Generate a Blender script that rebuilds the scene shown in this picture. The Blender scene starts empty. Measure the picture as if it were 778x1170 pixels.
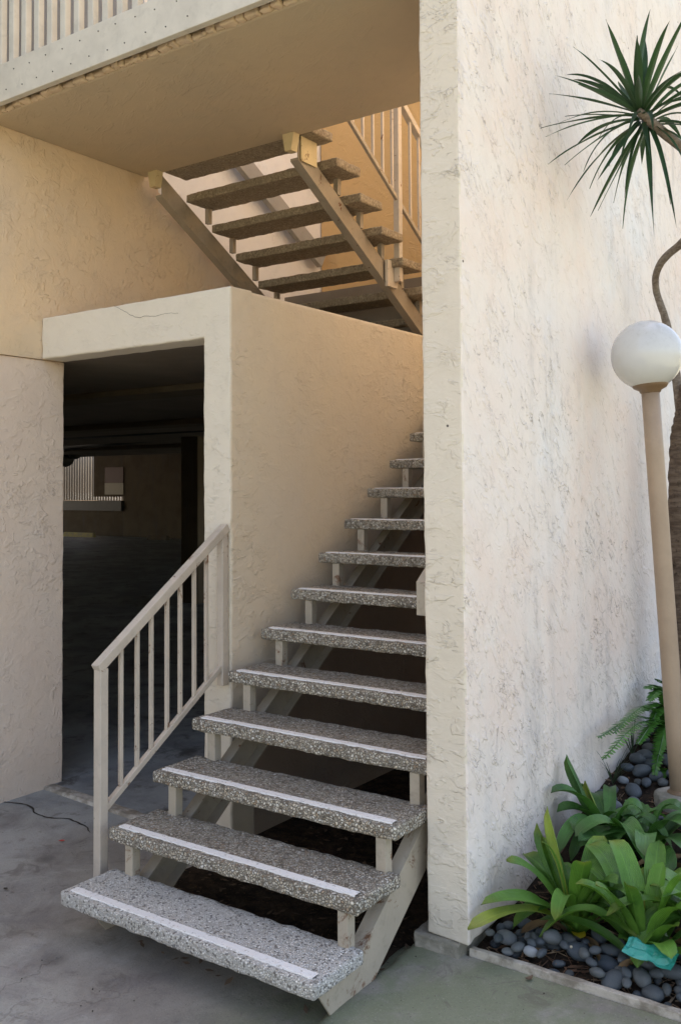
import bpy, bmesh, math, random
import numpy as np
from mathutils import Vector, Matrix, noise

random.seed(11)
C = bpy.context.scene
COL = C.collection
R = math.radians

# ------------------------------------------------------------------ camera numbers (surveyed from the photograph)
YAW, PITCH, ROLL = R(34.981553), R(2.14393), R(-0.380955)
CAM = Vector((3.08175508, -2.45227805, 1.78310807))
FPX, CXP, CYP, HP = 1074.68629, 389.0, 514.79258, 1170.0
_f = Vector((-math.sin(YAW) * math.cos(PITCH), math.cos(YAW) * math.cos(PITCH), math.sin(PITCH)))
_r0 = Vector((math.cos(YAW), math.sin(YAW), 0))
_u0 = _r0.cross(_f)
RIGHT = math.cos(ROLL) * _r0 + math.sin(ROLL) * _u0
UP = -math.sin(ROLL) * _r0 + math.cos(ROLL) * _u0
FWD = _f


def at(u, v, ax, val):
    """the point of the place that lies on plane X|Y|Z = val and shows at photo pixel (u, v)"""
    d = RIGHT * ((u - CXP) / FPX) - UP * ((v - CYP) / FPX) + FWD
    i = 'XYZ'.index(ax)
    return CAM + d * ((val - CAM[i]) / d[i])


# ------------------------------------------------------------------ small node language
class NT:
    def __init__(self, name):
        self.m = bpy.data.materials.new(name)
        self.m.use_nodes = True
        self.t = self.m.node_tree
        self.t.nodes.clear()
        self.out = self.t.nodes.new('ShaderNodeOutputMaterial')
        self.b = self.t.nodes.new('ShaderNodeBsdfPrincipled')
        self.t.links.new(self.b.outputs[0], self.out.inputs[0])
        self._co = None

    def n(self, typ, **kw):
        nd = self.t.nodes.new(typ)
        for k, v in kw.items():
            setattr(nd, k, v)
        return nd

    def put(self, sock, v):
        if isinstance(v, bpy.types.NodeSocket):
            self.t.links.new(v, sock)
        elif v is not None:
            if isinstance(v, (tuple, list)) and len(v) == 3 and sock.type == 'RGBA':
                v = (*v, 1)
            sock.default_value = v

    def co(self, rnd=True):
        if self._co is None:
            tc = self.n('ShaderNodeTexCoord')
            if rnd:
                oi = self.n('ShaderNodeObjectInfo')
                mu = self.n('ShaderNodeMath', operation='MULTIPLY')
                self.put(mu.inputs[0], oi.outputs['Random'])
                mu.inputs[1].default_value = 37.0
                ad = self.n('ShaderNodeVectorMath', operation='ADD')
                self.put(ad.inputs[0], tc.outputs['Object'])
                self.put(ad.inputs[1], mu.outputs[0])
                self._co = ad.outputs[0]
            else:
                self._co = tc.outputs['Object']
        return self._co

    def mapped(self, scale, loc=(0, 0, 0), rot=(0, 0, 0), vec=None):
        mp = self.n('ShaderNodeMapping')
        self.put(mp.inputs['Vector'], vec or self.co())
        mp.inputs['Scale'].default_value = scale
        mp.inputs['Location'].default_value = loc
        mp.inputs['Rotation'].default_value = rot
        return mp.outputs[0]

    def noise(self, scale, detail=3, rough=.55, dist=0, vec=None, col=False):
        nd = self.n('ShaderNodeTexNoise')
        self.put(nd.inputs['Vector'], vec or self.co())
        nd.inputs['Scale'].default_value = scale
        nd.inputs['Detail'].default_value = detail
        nd.inputs['Roughness'].default_value = rough
        nd.inputs['Distortion'].default_value = dist
        return nd.outputs['Color' if col else 'Fac']

    def vor(self, scale, vec=None, feature='F1', rand=1.0, out='Distance'):
        nd = self.n('ShaderNodeTexVoronoi', feature=feature)
        self.put(nd.inputs['Vector'], vec or self.co())
        nd.inputs['Scale'].default_value = scale
        nd.inputs['Randomness'].default_value = rand
        return nd.outputs[out]

    def ramp(self, fac, stops, interp='LINEAR'):
        nd = self.n('ShaderNodeValToRGB')
        self.put(nd.inputs[0], fac)
        cr = nd.color_ramp
        cr.interpolation = interp
        while len(cr.elements) < len(stops):
            cr.elements.new(.5)
        for e, (p, c) in zip(cr.elements, stops):
            e.position = p
            if not isinstance(c, (tuple, list)):
                c = (c, c, c)
            e.color = (*c, 1)
        return nd.outputs[0]

    def math(self, op, a, b=None, clamp=False):
        nd = self.n('ShaderNodeMath', operation=op, use_clamp=clamp)
        self.put(nd.inputs[0], a)
        if b is not None:
            self.put(nd.inputs[1], b)
        return nd.outputs[0]

    def mix(self, fac, a, b, mode='MIX'):
        nd = self.n('ShaderNodeMix', data_type='RGBA', blend_type=mode)
        nd.clamp_factor = True
        self.put(nd.inputs['Factor'], fac)
        self.put(nd.inputs['A'] if False else nd.inputs[6], a)
        self.put(nd.inputs[7], b)
        return nd.outputs[2]

    def bump(self, h, dist, strength=1.0, normal=None):
        nd = self.n('ShaderNodeBump')
        self.put(nd.inputs['Height'], h)
        nd.inputs['Distance'].default_value = dist
        nd.inputs['Strength'].default_value = strength
        if normal:
            self.put(nd.inputs['Normal'], normal)
        return nd.outputs[0]

    def xyz(self, vec=None):
        nd = self.n('ShaderNodeSeparateXYZ')
        self.put(nd.inputs[0], vec or self.co(False))
        return nd.outputs

    def done(self, color=None, rough=.6, normal=None, metal=0, spec=None, **kw):
        self.put(self.b.inputs['Base Color'], color)
        self.put(self.b.inputs['Roughness'], rough)
        self.put(self.b.inputs['Metallic'], metal)
        if spec is not None:
            self.put(self.b.inputs['Specular IOR Level'], spec)
        if normal is not None:
            self.put(self.b.inputs['Normal'], normal)
        for k, v in kw.items():
            self.put(self.b.inputs[k], v)
        return self.m


def smooth01(nt, fac, lo, hi):
    nd = nt.n('ShaderNodeMapRange', interpolation_type='SMOOTHSTEP')
    nt.put(nd.inputs[0], fac)
    nd.inputs[1].default_value = lo
    nd.inputs[2].default_value = hi
    return nd.outputs[0]


# ------------------------------------------------------------------ materials
def stucco(name, base, tint_a, tint_b, stroke=(1, 1, 1), rot=(0, 0, 0), relief=.006, line_dark=.55, line_amt=.7,
           drip=0.0, base_dirt=0.0, drip_col=(.36, .33, .31), fine=1.0, cscale=1.0, lw=1.0, amin=.25):
    """skip-trowelled stucco: raised plaster islands with torn edges, hairline drag marks, mottled paint"""
    nt = NT(name)
    nt.co(False)
    rv = nt.mapped((1, 1, 1), rot=rot)
    v = nt.mapped(stroke, vec=rv)
    warp = nt.noise(3.1 * cscale, 2, .5, 0, v, col=True)
    wv = nt.n('ShaderNodeVectorMath', operation='SCALE')
    nt.put(wv.inputs[0], warp)
    wv.inputs['Scale'].default_value = .34 / cscale
    va = nt.n('ShaderNodeVectorMath', operation='ADD')
    nt.put(va.inputs[0], v)
    nt.put(va.inputs[1], wv.outputs[0])
    vv = va.outputs[0]
    n1 = nt.noise(6.5 * cscale, 4, .55, .6, vv)
    n2 = nt.noise(15 * cscale, 3, .6, 1.2, vv)
    n3 = nt.noise(11 * cscale, 2, .5, .3, nt.mapped(stroke, loc=(4.2, 1.7, 8.1), vec=rv))
    isl = smooth01(nt, n1, .49, .53)
    isl2 = smooth01(nt, n2, .52, .57)
    gate = smooth01(nt, n3, .50, .60)
    gate2 = smooth01(nt, nt.noise(5 * cscale, 2, .5, 0, nt.mapped(stroke, loc=(9.2, 3.7, 2.1), vec=rv)), .50, .6)
    w2 = nt.noise(7.0 * cscale, 3, .55, 0, v, col=True)
    ws2 = nt.n('ShaderNodeVectorMath', operation='SCALE')
    nt.put(ws2.inputs[0], w2)
    ws2.inputs['Scale'].default_value = .17 / cscale
    va2 = nt.n('ShaderNodeVectorMath', operation='ADD')
    nt.put(va2.inputs[0], vv)
    nt.put(va2.inputs[1], ws2.outputs[0])
    seg = smooth01(nt, nt.noise(17 * cscale, 2, .5, 0, v), .50, .60)
    seg2 = smooth01(nt, nt.noise(24 * cscale, 2, .5, 0, nt.mapped(stroke, loc=(1.2, 6.7, 3.1), vec=rv)), .51, .60)
    e1 = nt.vor(7.5 * cscale, va2.outputs[0], feature='DISTANCE_TO_EDGE')
    e2 = nt.vor(14 * cscale, va2.outputs[0], feature='DISTANCE_TO_EDGE')
    l1 = nt.math('MULTIPLY', nt.math('SUBTRACT', 1.0, smooth01(nt, e1, .006 * lw, .021 * lw)), seg)
    l2 = nt.math('MULTIPLY', nt.math('SUBTRACT', 1.0, smooth01(nt, e2, .008 * lw, .032 * lw)), seg2)
    lines = nt.math('MAXIMUM', nt.math('MULTIPLY', l1, nt.math('ADD', nt.math('MULTIPLY', gate, .75), .25)),
                    nt.math('MULTIPLY', l2, nt.math('ADD', nt.math('MULTIPLY', gate2, .8), .1)))
    area = smooth01(nt, nt.noise(1.15, 3, .6, .4, nt.mapped((1, 1, .8), loc=(2.2, 5.1, 7.7))), .38, .62)
    area = nt.math('ADD', nt.math('MULTIPLY', area, 1 - amin), amin)
    lines = nt.math('MULTIPLY', lines, area)
    isl = nt.math('MULTIPLY', isl, area)
    isl2 = nt.math('MULTIPLY', isl2, area)
    grain = nt.noise(150, 3, .7)
    sand = nt.noise(46, 4, .65)
    h = nt.math('ADD', nt.math('MULTIPLY', isl, nt.math('ADD', nt.math('MULTIPLY', gate, .8), .2)),
                nt.math('MULTIPLY', nt.math('MULTIPLY', isl2, gate2), .55))
    h = nt.math('ADD', h, nt.math('MULTIPLY', n1, .9))
    h = nt.math('ADD', h, nt.math('MULTIPLY', sand, .42 * fine))
    h = nt.math('ADD', h, nt.math('MULTIPLY', grain, .16 * fine))
    h = nt.math('SUBTRACT', h, nt.math('MULTIPLY', lines, .55))
    # paint
    big = nt.noise(.9, 4, .6, .4)
    mid = nt.noise(3.3, 5, .65, .3)
    col = nt.mix(smooth01(nt, big, .36, .66), tint_a, tint_b)
    col = nt.mix(smooth01(nt, mid, .35, .7), col, base)
    col = nt.mix(nt.math('MULTIPLY', smooth01(nt, nt.noise(9, 5, .7), .45, .75), .22), col, tuple(c * .78 for c in base))
    if drip:
        dv = nt.mapped((5.0, 5.0, .22))
        d = smooth01(nt, nt.noise(1.0, 5, .62, .2, dv), .45, .70)
        d = nt.math('MULTIPLY', d, smooth01(nt, nt.noise(.8, 3, .6), .36, .60))
        dabs = smooth01(nt, nt.noise(13, 6, .75, .6, nt.mapped((1, 1, .62), vec=rv)), .40, .70)
        d = nt.math('MULTIPLY', d, nt.math('ADD', nt.math('MULTIPLY', dabs, .75), .25))
        col = nt.mix(nt.math('MULTIPLY', d, drip), col, drip_col)
    z = nt.xyz()['Z']
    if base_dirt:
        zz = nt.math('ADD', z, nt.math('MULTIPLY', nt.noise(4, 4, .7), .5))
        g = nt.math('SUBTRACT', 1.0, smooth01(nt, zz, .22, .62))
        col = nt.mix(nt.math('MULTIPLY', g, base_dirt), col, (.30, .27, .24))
    col = nt.mix(nt.math('MULTIPLY', lines, line_amt), col, (base[0] * line_dark, base[1] * line_dark * .88, base[2] * line_dark * .74))
    pits = smooth01(nt, nt.vor(3.1, out='Distance'), .013, .020)
    col = nt.mix(nt.math('SUBTRACT', 1.0, pits), col, (.12, .10, .09))
    return nt.done(col, .82, nt.bump(h, relief), spec=.25)


M = {}
M['wall_garden'] = stucco('white weathered stucco', (.815, .73, .665), (.815, .68, .60), (.775, .755, .74), (1.2, 1.2, .66), (R(-38), 0, 0),
                          .0046, .30, .66, drip=.95, base_dirt=.25, drip_col=(.50, .455, .43), cscale=1.55, lw=1.0, amin=.42)
M['pillar'] = stucco('cream stucco', (.74, .665, .56), (.72, .645, .535), (.75, .69, .595), (1.0, 1.0, 1.6), (0, 0, 0), .0042, .55, .42, base_dirt=.25, cscale=1.3, lw=.85, amin=.45)
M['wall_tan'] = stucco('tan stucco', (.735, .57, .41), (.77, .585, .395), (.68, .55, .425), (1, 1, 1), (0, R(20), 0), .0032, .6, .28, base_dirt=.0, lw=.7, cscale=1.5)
M['wall_skylit'] = stucco('skylit stairwell stucco', (.80, .775, .74), (.80, .765, .72), (.78, .775, .76), (1, 1, 1), (0, R(20), 0), .003, .6, .25, lw=.8)  # paler version of the tan wall, skylight put into the colour
M['wall_entry'] = stucco('pinkish beige stucco', (.83, .665, .54), (.81, .64, .525), (.83, .69, .58), (1, 1, 1.2), (0, 0, 0), .0031, .6, .26, base_dirt=.22, lw=.7, cscale=1.6)
M['portal'] = stucco('pale cream stucco', (.77, .70, .59), (.78, .71, .59), (.74, .675, .56), (1, 1, 1.4), (0, 0, 0), .0024, .6, .26, base_dirt=.3, lw=.7, cscale=1.5)
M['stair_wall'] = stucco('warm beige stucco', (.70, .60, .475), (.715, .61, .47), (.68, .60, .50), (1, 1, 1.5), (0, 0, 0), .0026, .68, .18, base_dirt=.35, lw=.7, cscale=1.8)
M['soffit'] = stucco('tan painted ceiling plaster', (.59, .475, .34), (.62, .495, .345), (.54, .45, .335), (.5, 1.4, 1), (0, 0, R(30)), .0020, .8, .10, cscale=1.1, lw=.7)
M['ochre'] = stucco('ochre stucco', (.66, .42, .195), (.67, .43, .20), (.62, .41, .21), (1, 1, 1), (0, 0, 0), .002, .65, .12)
M['backing'] = stucco('shade grey stucco', (.24, .26, .28), (.24, .26, .28), (.22, .235, .25))  # dark grey stands for the shadow behind the pickets


def aggregate(name, stops, scale, dark, stain=0.0, bdist=.004, foot=0.0):
    """washed pebble concrete"""
    nt = NT(name)
    co = nt.co()
    wob = nt.noise(40, 2, .5, 0, co, col=True)
    sc = nt.n('ShaderNodeVectorMath', operation='SCALE')
    nt.put(sc.inputs[0], wob)
    sc.inputs['Scale'].default_value = .012
    ad = nt.n('ShaderNodeVectorMath', operation='ADD')
    nt.put(ad.inputs[0], co)
    nt.put(ad.inputs[1], sc.outputs[0])
    cell = nt.vor(scale, ad.outputs[0], out='Color')
    dist = nt.vor(scale, ad.outputs[0], out='Distance')
    edge = nt.vor(scale, ad.outputs[0], feature='DISTANCE_TO_EDGE', out='Distance')
    sep = nt.n('ShaderNodeSeparateColor')
    nt.put(sep.inputs[0], cell)
    col = nt.ramp(sep.outputs[0], stops, 'CONSTANT')
    col = nt.mix(nt.math('MULTIPLY', sep.outputs[1], .35), col, (.22, .17, .12))
    mort = smooth01(nt, edge, .03, .13)
    col = nt.mix(nt.math('SUBTRACT', 1.0, mort), col, dark)
    col = nt.mix(nt.math('MULTIPLY', smooth01(nt, nt.noise(5, 5, .7), .42, .68), .45 + stain), col, (.115, .10, .08))
    if foot:
        # walked-in dirt on the upper face, scuffed through in places
        tcn = nt.n('ShaderNodeTexCoord')
        up_ = smooth01(nt, nt.xyz(tcn.outputs['Normal'])['Z'], .55, .9)
        wear = nt.math('ADD', .55, nt.math('MULTIPLY', smooth01(nt, nt.noise(4, 5, .7), .35, .65), .45))
        col = nt.mix(nt.math('MULTIPLY', nt.math('MULTIPLY', up_, wear), foot), col, (.10, .088, .072))
    h = nt.math('ADD', nt.math('MULTIPLY', smooth01(nt, edge, .0, .22), 1.0), nt.math('MULTIPLY', nt.noise(190, 2, .6), .35))
    h = nt.math('ADD', h, nt.math('MULTIPLY', sep.outputs[2], .5))
    return nt.done(col, nt.math('ADD', .55, nt.math('MULTIPLY', sep.outputs[1], .3)), nt.bump(h, bdist), spec=.35)


M['agg'] = aggregate('exposed pebble concrete', [(0, (.25, .215, .17)), (.10, (.72, .645, .53)), (.28, (.61, .57, .49)), (.46, (.82, .775, .68)),
                                                  (.66, (.38, .34, .29)), (.73, (.66, .57, .45)), (.87, (.82, .79, .73)), (.96, (.50, .37, .26))], 90, (.29, .255, .205), -.30, .007, .24)
M['agg_clean'] = aggregate('scrubbed pale pebble concrete', [(0, (.22, .215, .20)), (.07, (.82, .805, .765)), (.34, (.68, .67, .635)), (.46, (.88, .87, .83)),
                                                              (.68, (.22, .215, .205)), (.75, (.68, .65, .59)), (.9, (.86, .845, .81))], 125, (.58, .57, .54), -.44, .004)
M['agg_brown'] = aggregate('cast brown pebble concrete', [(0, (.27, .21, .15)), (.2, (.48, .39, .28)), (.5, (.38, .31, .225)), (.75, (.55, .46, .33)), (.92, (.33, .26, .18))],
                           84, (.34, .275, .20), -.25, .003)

nt = NT('worn white anti-slip paint')
w = smooth01(nt, nt.noise(70, 4, .7), .34, .42)
spk = smooth01(nt, nt.vor(150), .10, .2)
c = nt.mix(w, (.42, .40, .37), (.80, .80, .79))
c = nt.mix(nt.math('MULTIPLY', nt.math('SUBTRACT', 1.0, spk), .45), c, (.40, .39, .37))
M['stripe'] = nt.done(c, .7, nt.bump(nt.noise(220, 3, .7), .002))


def paint(name, base, rust=.0, rough=.42, dirt=.2, grad=None):
    nt = NT(name)
    c = nt.mix(smooth01(nt, nt.noise(6, 4, .6), .35, .7), base, tuple(x * .88 for x in base))
    c = nt.mix(nt.math('MULTIPLY', smooth01(nt, nt.noise(17, 5, .7, .4), .5, .75), dirt), c, tuple(x * .45 for x in base))
    if rust:
        c = nt.mix(nt.math('MULTIPLY', smooth01(nt, nt.noise(9, 6, .75, .6), .62 - rust * .1, .66), .9), c, (.16, .065, .03))
    return nt.done(c, rough, nt.bump(nt.noise(60, 3, .6), .0012), spec=.4)


M['rail'] = paint('beige enamel on steel', (.57, .50, .425), .22, .38, .3)
M['stringer'] = paint('weathered beige steel paint', (.46, .40, .32), .55, .42, .45)
M['stringer_dark'] = paint('shade brown grey steel paint', (.40, .345, .28), .15, .25, .3)
M['bracket'] = paint('cream steel paint', (.66, .54, .33), .12, .45)
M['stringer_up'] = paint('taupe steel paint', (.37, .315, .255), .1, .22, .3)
M['grey_paint'] = paint('grey board paint', (.36, .34, .31), .0, .5)
M['post_paint'] = paint('beige pipe paint', (.38, .275, .195), .0, .45, .12)
M['collar'] = paint('tan metal fitter', (.19, .12, .07), .2, .4)
M['fascia'] = paint('white board paint', (.70, .66, .58), .0, .55, .22)
M['dark_metal'] = paint('dark pipework', (.06, .055, .05), .0, .5)

nt = NT('opal acrylic globe')
c = nt.mix(smooth01(nt, nt.noise(5, 4, .6), .4, .7), (.58, .585, .585), (.53, .53, .515))
zz_ = nt.xyz(nt.n('ShaderNodeTexCoord').outputs['Generated'])['Z']
c = nt.mix(nt.math('MULTIPLY', smooth01(nt, nt.noise(60, 4, .7), .5, .72), nt.math('MULTIPLY', smooth01(nt, zz_, .3, .95), .35)), c, (.36, .34, .31))
M['globe'] = nt.done(c, .20, spec=.5, **{'Subsurface Weight': .25, 'Subsurface Radius': (.06, .06, .06), 'Coat Weight': .25, 'Coat Roughness': .12})

# concrete paving
nt = NT('stained concrete paving')
nt.co(False)
X, Y, Z = nt.xyz()['X'], nt.xyz()['Y'], nt.xyz()['Z']
big = nt.noise(.9, 6, .65, .6)
mid = nt.noise(3.2, 7, .7, .5)
c = nt.mix(smooth01(nt, big, .38, .64), (.245, .225, .198), (.365, .355, .325))
c = nt.mix(nt.math('MULTIPLY', smooth01(nt, mid, .42, .7), .7), c, (.165, .147, .143))
c = nt.mix(nt.math('MULTIPLY', smooth01(nt, nt.noise(1.7, 5, .65, .3, nt.mapped((1, 1, 1), loc=(3, 8, 1))), .5, .66), .6), c, (.42, .405, .38))
# algae on the damp strip by the planting bed
alg = nt.math('MULTIPLY', smooth01(nt, X, .65, 1.2), smooth01(nt, nt.noise(2.1, 6, .7, .4), .32, .52))
c = nt.mix(nt.math('MULTIPLY', alg, .75), c, (.165, .195, .110))
# paler bluish tone at the garage threshold
thr_tint = nt.math('MULTIPLY', smooth01(nt, nt.math('ADD', Y, nt.math('MULTIPLY', nt.noise(2.5, 4), .5)), 1.0, 1.25), .75)
thr_tint = nt.math('MULTIPLY', thr_tint, nt.math('SUBTRACT', 1.0, smooth01(nt, X, .0, .3)))
c = nt.mix(nt.math('MULTIPLY', thr_tint, .6), c, (.30, .33, .335))
sp = smooth01(nt, nt.noise(90, 4, .75), .55, .70)
c = nt.mix(nt.math('MULTIPLY', sp, .55), c, (.10, .09, .08))
lt = smooth01(nt, nt.noise(130, 4, .75), .56, .70)
c = nt.mix(nt.math('MULTIPLY', lt, .35), c, (.50, .47, .43))
wr_ = smooth01(nt, nt.noise(7.5, 7, .72, .9, nt.mapped((1, 1, 1), loc=(11, 4, 2))), .54, .66)
c = nt.mix(nt.math('MULTIPLY', wr_, .5), c, (.125, .105, .090))
bl = smooth01(nt, nt.vor(2.3, nt.mapped((1, 1, 1), loc=(5, 1, 0))), .05, .16)
c = nt.mix(nt.math('MULTIPLY', nt.math('SUBTRACT', 1.0, bl), .45), c, (.10, .088, .078))
sp2 = smooth01(nt, nt.vor(16), .02, .05)
c = nt.mix(nt.math('MULTIPLY', nt.math('SUBTRACT', 1.0, sp2), .7), c, (.07, .06, .055))
# fine hairline cracks
hc = nt.vor(1.1, nt.mapped((1, 1, 1), vec=None), feature='DISTANCE_TO_EDGE')
hcv = nt.n('ShaderNodeVectorMath', operation='ADD')
wn = nt.noise(4, 4, .6, 0, col=True)
ws = nt.n('ShaderNodeVectorMath', operation='SCALE')
nt.put(ws.inputs[0], wn)
ws.inputs['Scale'].default_value = .35
nt.put(hcv.inputs[0], nt.co())
nt.put(hcv.inputs[1], ws.outputs[0])
hc = nt.vor(.8, hcv.outputs[0], feature='DISTANCE_TO_EDGE')
hl = nt.math('SUBTRACT', 1.0, smooth01(nt, hc, .001, .005))
hl = nt.math('MULTIPLY', hl, smooth01(nt, nt.noise(1.3, 2), .5, .6))
c = nt.mix(nt.math('MULTIPLY', hl, .25), c, (.06, .055, .05))
hh = nt.math('ADD', nt.math('MULTIPLY', nt.noise(7, 6, .7), .8), nt.math('MULTIPLY', nt.noise(120, 4, .7), .35))
hh = nt.math('SUBTRACT', hh, nt.math('MULTIPLY', hl, .3))
M['ground'] = nt.done(c, nt.math('ADD', .5, nt.math('MULTIPLY', mid, .4)), nt.bump(hh, .006), spec=.3)

nt = NT('old rough concrete')
c = nt.mix(smooth01(nt, nt.noise(6, 6, .7), .35, .65), (.30, .28, .24), (.16, .155, .12))
c = nt.mix(smooth01(nt, nt.noise(3, 5, .7), .5, .66), c, (.42, .39, .34))
M['old_concrete'] = nt.done(c, .85, nt.bump(nt.math('ADD', nt.noise(22, 6, .7), nt.math('MULTIPLY', nt.noise(110, 3), .3)), .012), spec=.2)

nt = NT('pale edging board')
c = nt.mix(smooth01(nt, nt.noise(8, 6, .7), .4, .62), (.50, .46, .40), (.24, .21, .17))
M['edging'] = nt.done(c, .8, nt.bump(nt.noise(40, 5, .7), .006), spec=.2)

nt = NT('dark soil')
c = nt.mix(smooth01(nt, nt.noise(14, 6, .7), .35, .65), (.022, .017, .014), (.075, .052, .038))
c = nt.mix(smooth01(nt, nt.noise(60, 3, .7), .58, .68), c, (.13, .08, .05))
M['soil'] = nt.done(c, .95, nt.bump(nt.noise(38, 6, .75), .03), spec=.1)

nt = NT('river pebble')
oi = nt.n('ShaderNodeObjectInfo')
c = nt.ramp(oi.outputs['Random'], [(0, (.032, .042, .052)), (.22, (.072, .090, .104)), (.45, (.042, .062, .082)), (.68, (.105, .122, .130)), (.82, (.058, .068, .068)), (.94, (.18, .20, .215))])
c = nt.mix(nt.math('MULTIPLY', smooth01(nt, nt.noise(30, 5, .7), .45, .75), .5), c, (.15, .155, .155))
c = nt.mix(nt.math('MULTIPLY', smooth01(nt, nt.noise(160, 2, .7), .6, .7), .4), c, (.26, .25, .23))
M['pebble'] = nt.done(c, .58, nt.bump(nt.noise(120, 4, .7), .0015), spec=.35)
nt = NT('pale grey pebble')
c = nt.mix(smooth01(nt, nt.noise(40, 5, .7), .45, .75), (.27, .30, .33), (.40, .41, .41))
M['pebble_pale'] = nt.done(c, .6, nt.bump(nt.noise(120, 4, .7), .0015), spec=.3)

nt = NT('dry mulch straw')
oi = nt.noise(9, 2, .5)
c = nt.ramp(oi, [(.35, (.10, .055, .035)), (.5, (.22, .13, .085)), (.62, (.34, .25, .17)), (.7, (.14, .09, .06))])
M['straw'] = nt.done(c, .85, spec=.15)


def leafmat(name, a, b, tipc, rough=.29, backc=None, veins=True, transl=.18):
    """uv.x across, uv.y along the leaf"""
    nt = NT(name)
    uv = nt.n('ShaderNodeUVMap').outputs[0]
    s = nt.n('ShaderNodeSeparateXYZ')
    nt.put(s.inputs[0], uv)
    c = nt.mix(smooth01(nt, nt.noise(11, 4, .6), .35, .68), a, b)
    at_ = nt.n('ShaderNodeAttribute', attribute_name='leafrand')
    c = nt.mix(nt.math('MULTIPLY', at_.outputs['Fac'], .55), c, tuple(min(1, x * 1.9) for x in b))
    cm = nt.math('ABSOLUTE', nt.math('SUBTRACT', s.outputs['X'], .5))
    c = nt.mix(nt.math('MULTIPLY', nt.math('SUBTRACT', 1.0, smooth01(nt, cm, .0, .06)), .35), c, tuple(min(1, x * 1.7) for x in b))
    ti = nt.math('MULTIPLY', smooth01(nt, s.outputs['Y'], .80, 1.0), smooth01(nt, nt.noise(6, 3), .4, .6))
    c = nt.mix(nt.math('MULTIPLY', ti, .75), c, tipc)
    h = None
    vn = nt.n('ShaderNodeTexWave', wave_type='BANDS', bands_direction='X')
    nt.put(vn.inputs['Vector'], uv)
    vn.inputs['Scale'].default_value = 4.5
    vn.inputs['Distortion'].default_value = .6
    c = nt.mix(nt.math('MULTIPLY', vn.outputs['Fac'], .13), c, tuple(x * .4 for x in a))
    geo = nt.n('ShaderNodeNewGeometry')
    nrm = nt.bump(vn.outputs['Fac'], .0012)
    m = nt.done(c, rough, nrm, spec=.45)
    tr = nt.n('ShaderNodeBsdfTranslucent')
    nt.put(tr.inputs[0], nt.mix(1.0, c, (1.0, 1.2, .5), 'MULTIPLY'))
    mx = nt.n('ShaderNodeMixShader')
    mx.inputs[0].default_value = transl
    nt.put(mx.inputs[1], nt.b.outputs[0])
    nt.put(mx.inputs[2], tr.outputs[0])
    nt.t.links.new(mx.outputs[0], nt.out.inputs[0])
    return m


M['clivia'] = leafmat('strap leaf green', (.045, .140, .024), (.105, .250, .042), (.28, .33, .06))
M['clivia_dark'] = leafmat('blue green strap leaf', (.034, .118, .030), (.075, .210, .048), (.10, .16, .05))
M['clivia_yellow'] = leafmat('yellowing strap leaf', (.16, .24, .035), (.30, .38, .06), (.42, .40, .12))
M['dead_leaf'] = leafmat('yellow dying leaf', (.45, .34, .02), (.55, .40, .03), (.30, .18, .04))
M['withered'] = leafmat('withered brown leaf', (.13, .075, .04), (.22, .14, .07), (.10, .06, .03), .7, transl=.1)
M['fern'] = leafmat('fern green', (.020, .085, .016), (.045, .150, .026), (.06, .16, .03))
M['dracaena'] = leafmat('dragon tree leaf', (.014, .052, .018), (.032, .090, .034), (.05, .06, .025), .4, transl=.10)
M['weed'] = leafmat('thin weed blade', (.02, .05, .02), (.05, .085, .04), (.12, .10, .05))

nt = NT('palm bark')
v = nt.mapped((1, 1, 5))
c = nt.mix(smooth01(nt, nt.noise(9, 5, .7, .4, v), .35, .65), (.10, .070, .052), (.20, .150, .115))
c = nt.mix(smooth01(nt, nt.noise(30, 4, .7), .55, .7), c, (.06, .042, .03))
M['bark'] = nt.done(c, .85, nt.bump(nt.math('ADD', nt.noise(12, 5, .7, .3, v), nt.math('MULTIPLY', nt.noise(70, 4, .7), .4)), .02), spec=.2)
nt = NT('grey stem bark')
c = nt.mix(smooth01(nt, nt.noise(26, 5, .7, .4, nt.mapped((1, 1, 2.5))), .35, .65), (.13, .10, .08), (.23, .19, .155))
M['stem_bark'] = nt.done(c, .8, nt.bump(nt.noise(60, 5, .7), .006), spec=.2)

nt = NT('teal plastic film')
c = nt.mix(smooth01(nt, nt.noise(12, 4, .6), .35, .7), (.0, .26, .22), (.005, .36, .30))
M['teal'] = nt.done(c, .32, nt.bump(nt.noise(20, 4, .6, .5), .006), spec=.5)

nt = NT('red petal')
M['petal'] = nt.done(nt.mix(nt.noise(40), (.45, .03, .03), (.55, .07, .05)), .6)
nt = NT('brown dry leaf')
M['dryleaf'] = nt.done(nt.mix(nt.noise(30), (.07, .045, .03), (.17, .11, .07)), .8)
nt = NT('black crack fill')
M['crack'] = nt.done(nt.mix(nt.noise(30), (.03, .026, .022), (.09, .078, .066)), .95, spec=.1)
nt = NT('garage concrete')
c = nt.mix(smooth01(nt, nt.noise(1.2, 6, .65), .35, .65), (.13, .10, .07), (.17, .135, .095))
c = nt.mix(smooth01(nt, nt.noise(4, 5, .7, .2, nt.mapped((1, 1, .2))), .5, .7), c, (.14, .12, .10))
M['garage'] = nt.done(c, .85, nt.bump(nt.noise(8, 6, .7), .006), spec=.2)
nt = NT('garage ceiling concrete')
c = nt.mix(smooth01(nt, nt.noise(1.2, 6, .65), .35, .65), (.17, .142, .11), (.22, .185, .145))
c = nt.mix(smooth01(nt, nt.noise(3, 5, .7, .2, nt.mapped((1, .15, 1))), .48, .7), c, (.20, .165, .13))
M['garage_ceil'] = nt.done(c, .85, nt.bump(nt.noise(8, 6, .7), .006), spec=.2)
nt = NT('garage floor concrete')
c = nt.mix(smooth01(nt, nt.noise(1.4, 6, .65, .5), .35, .65), (.16, .168, .172), (.30, .318, .322))
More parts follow.
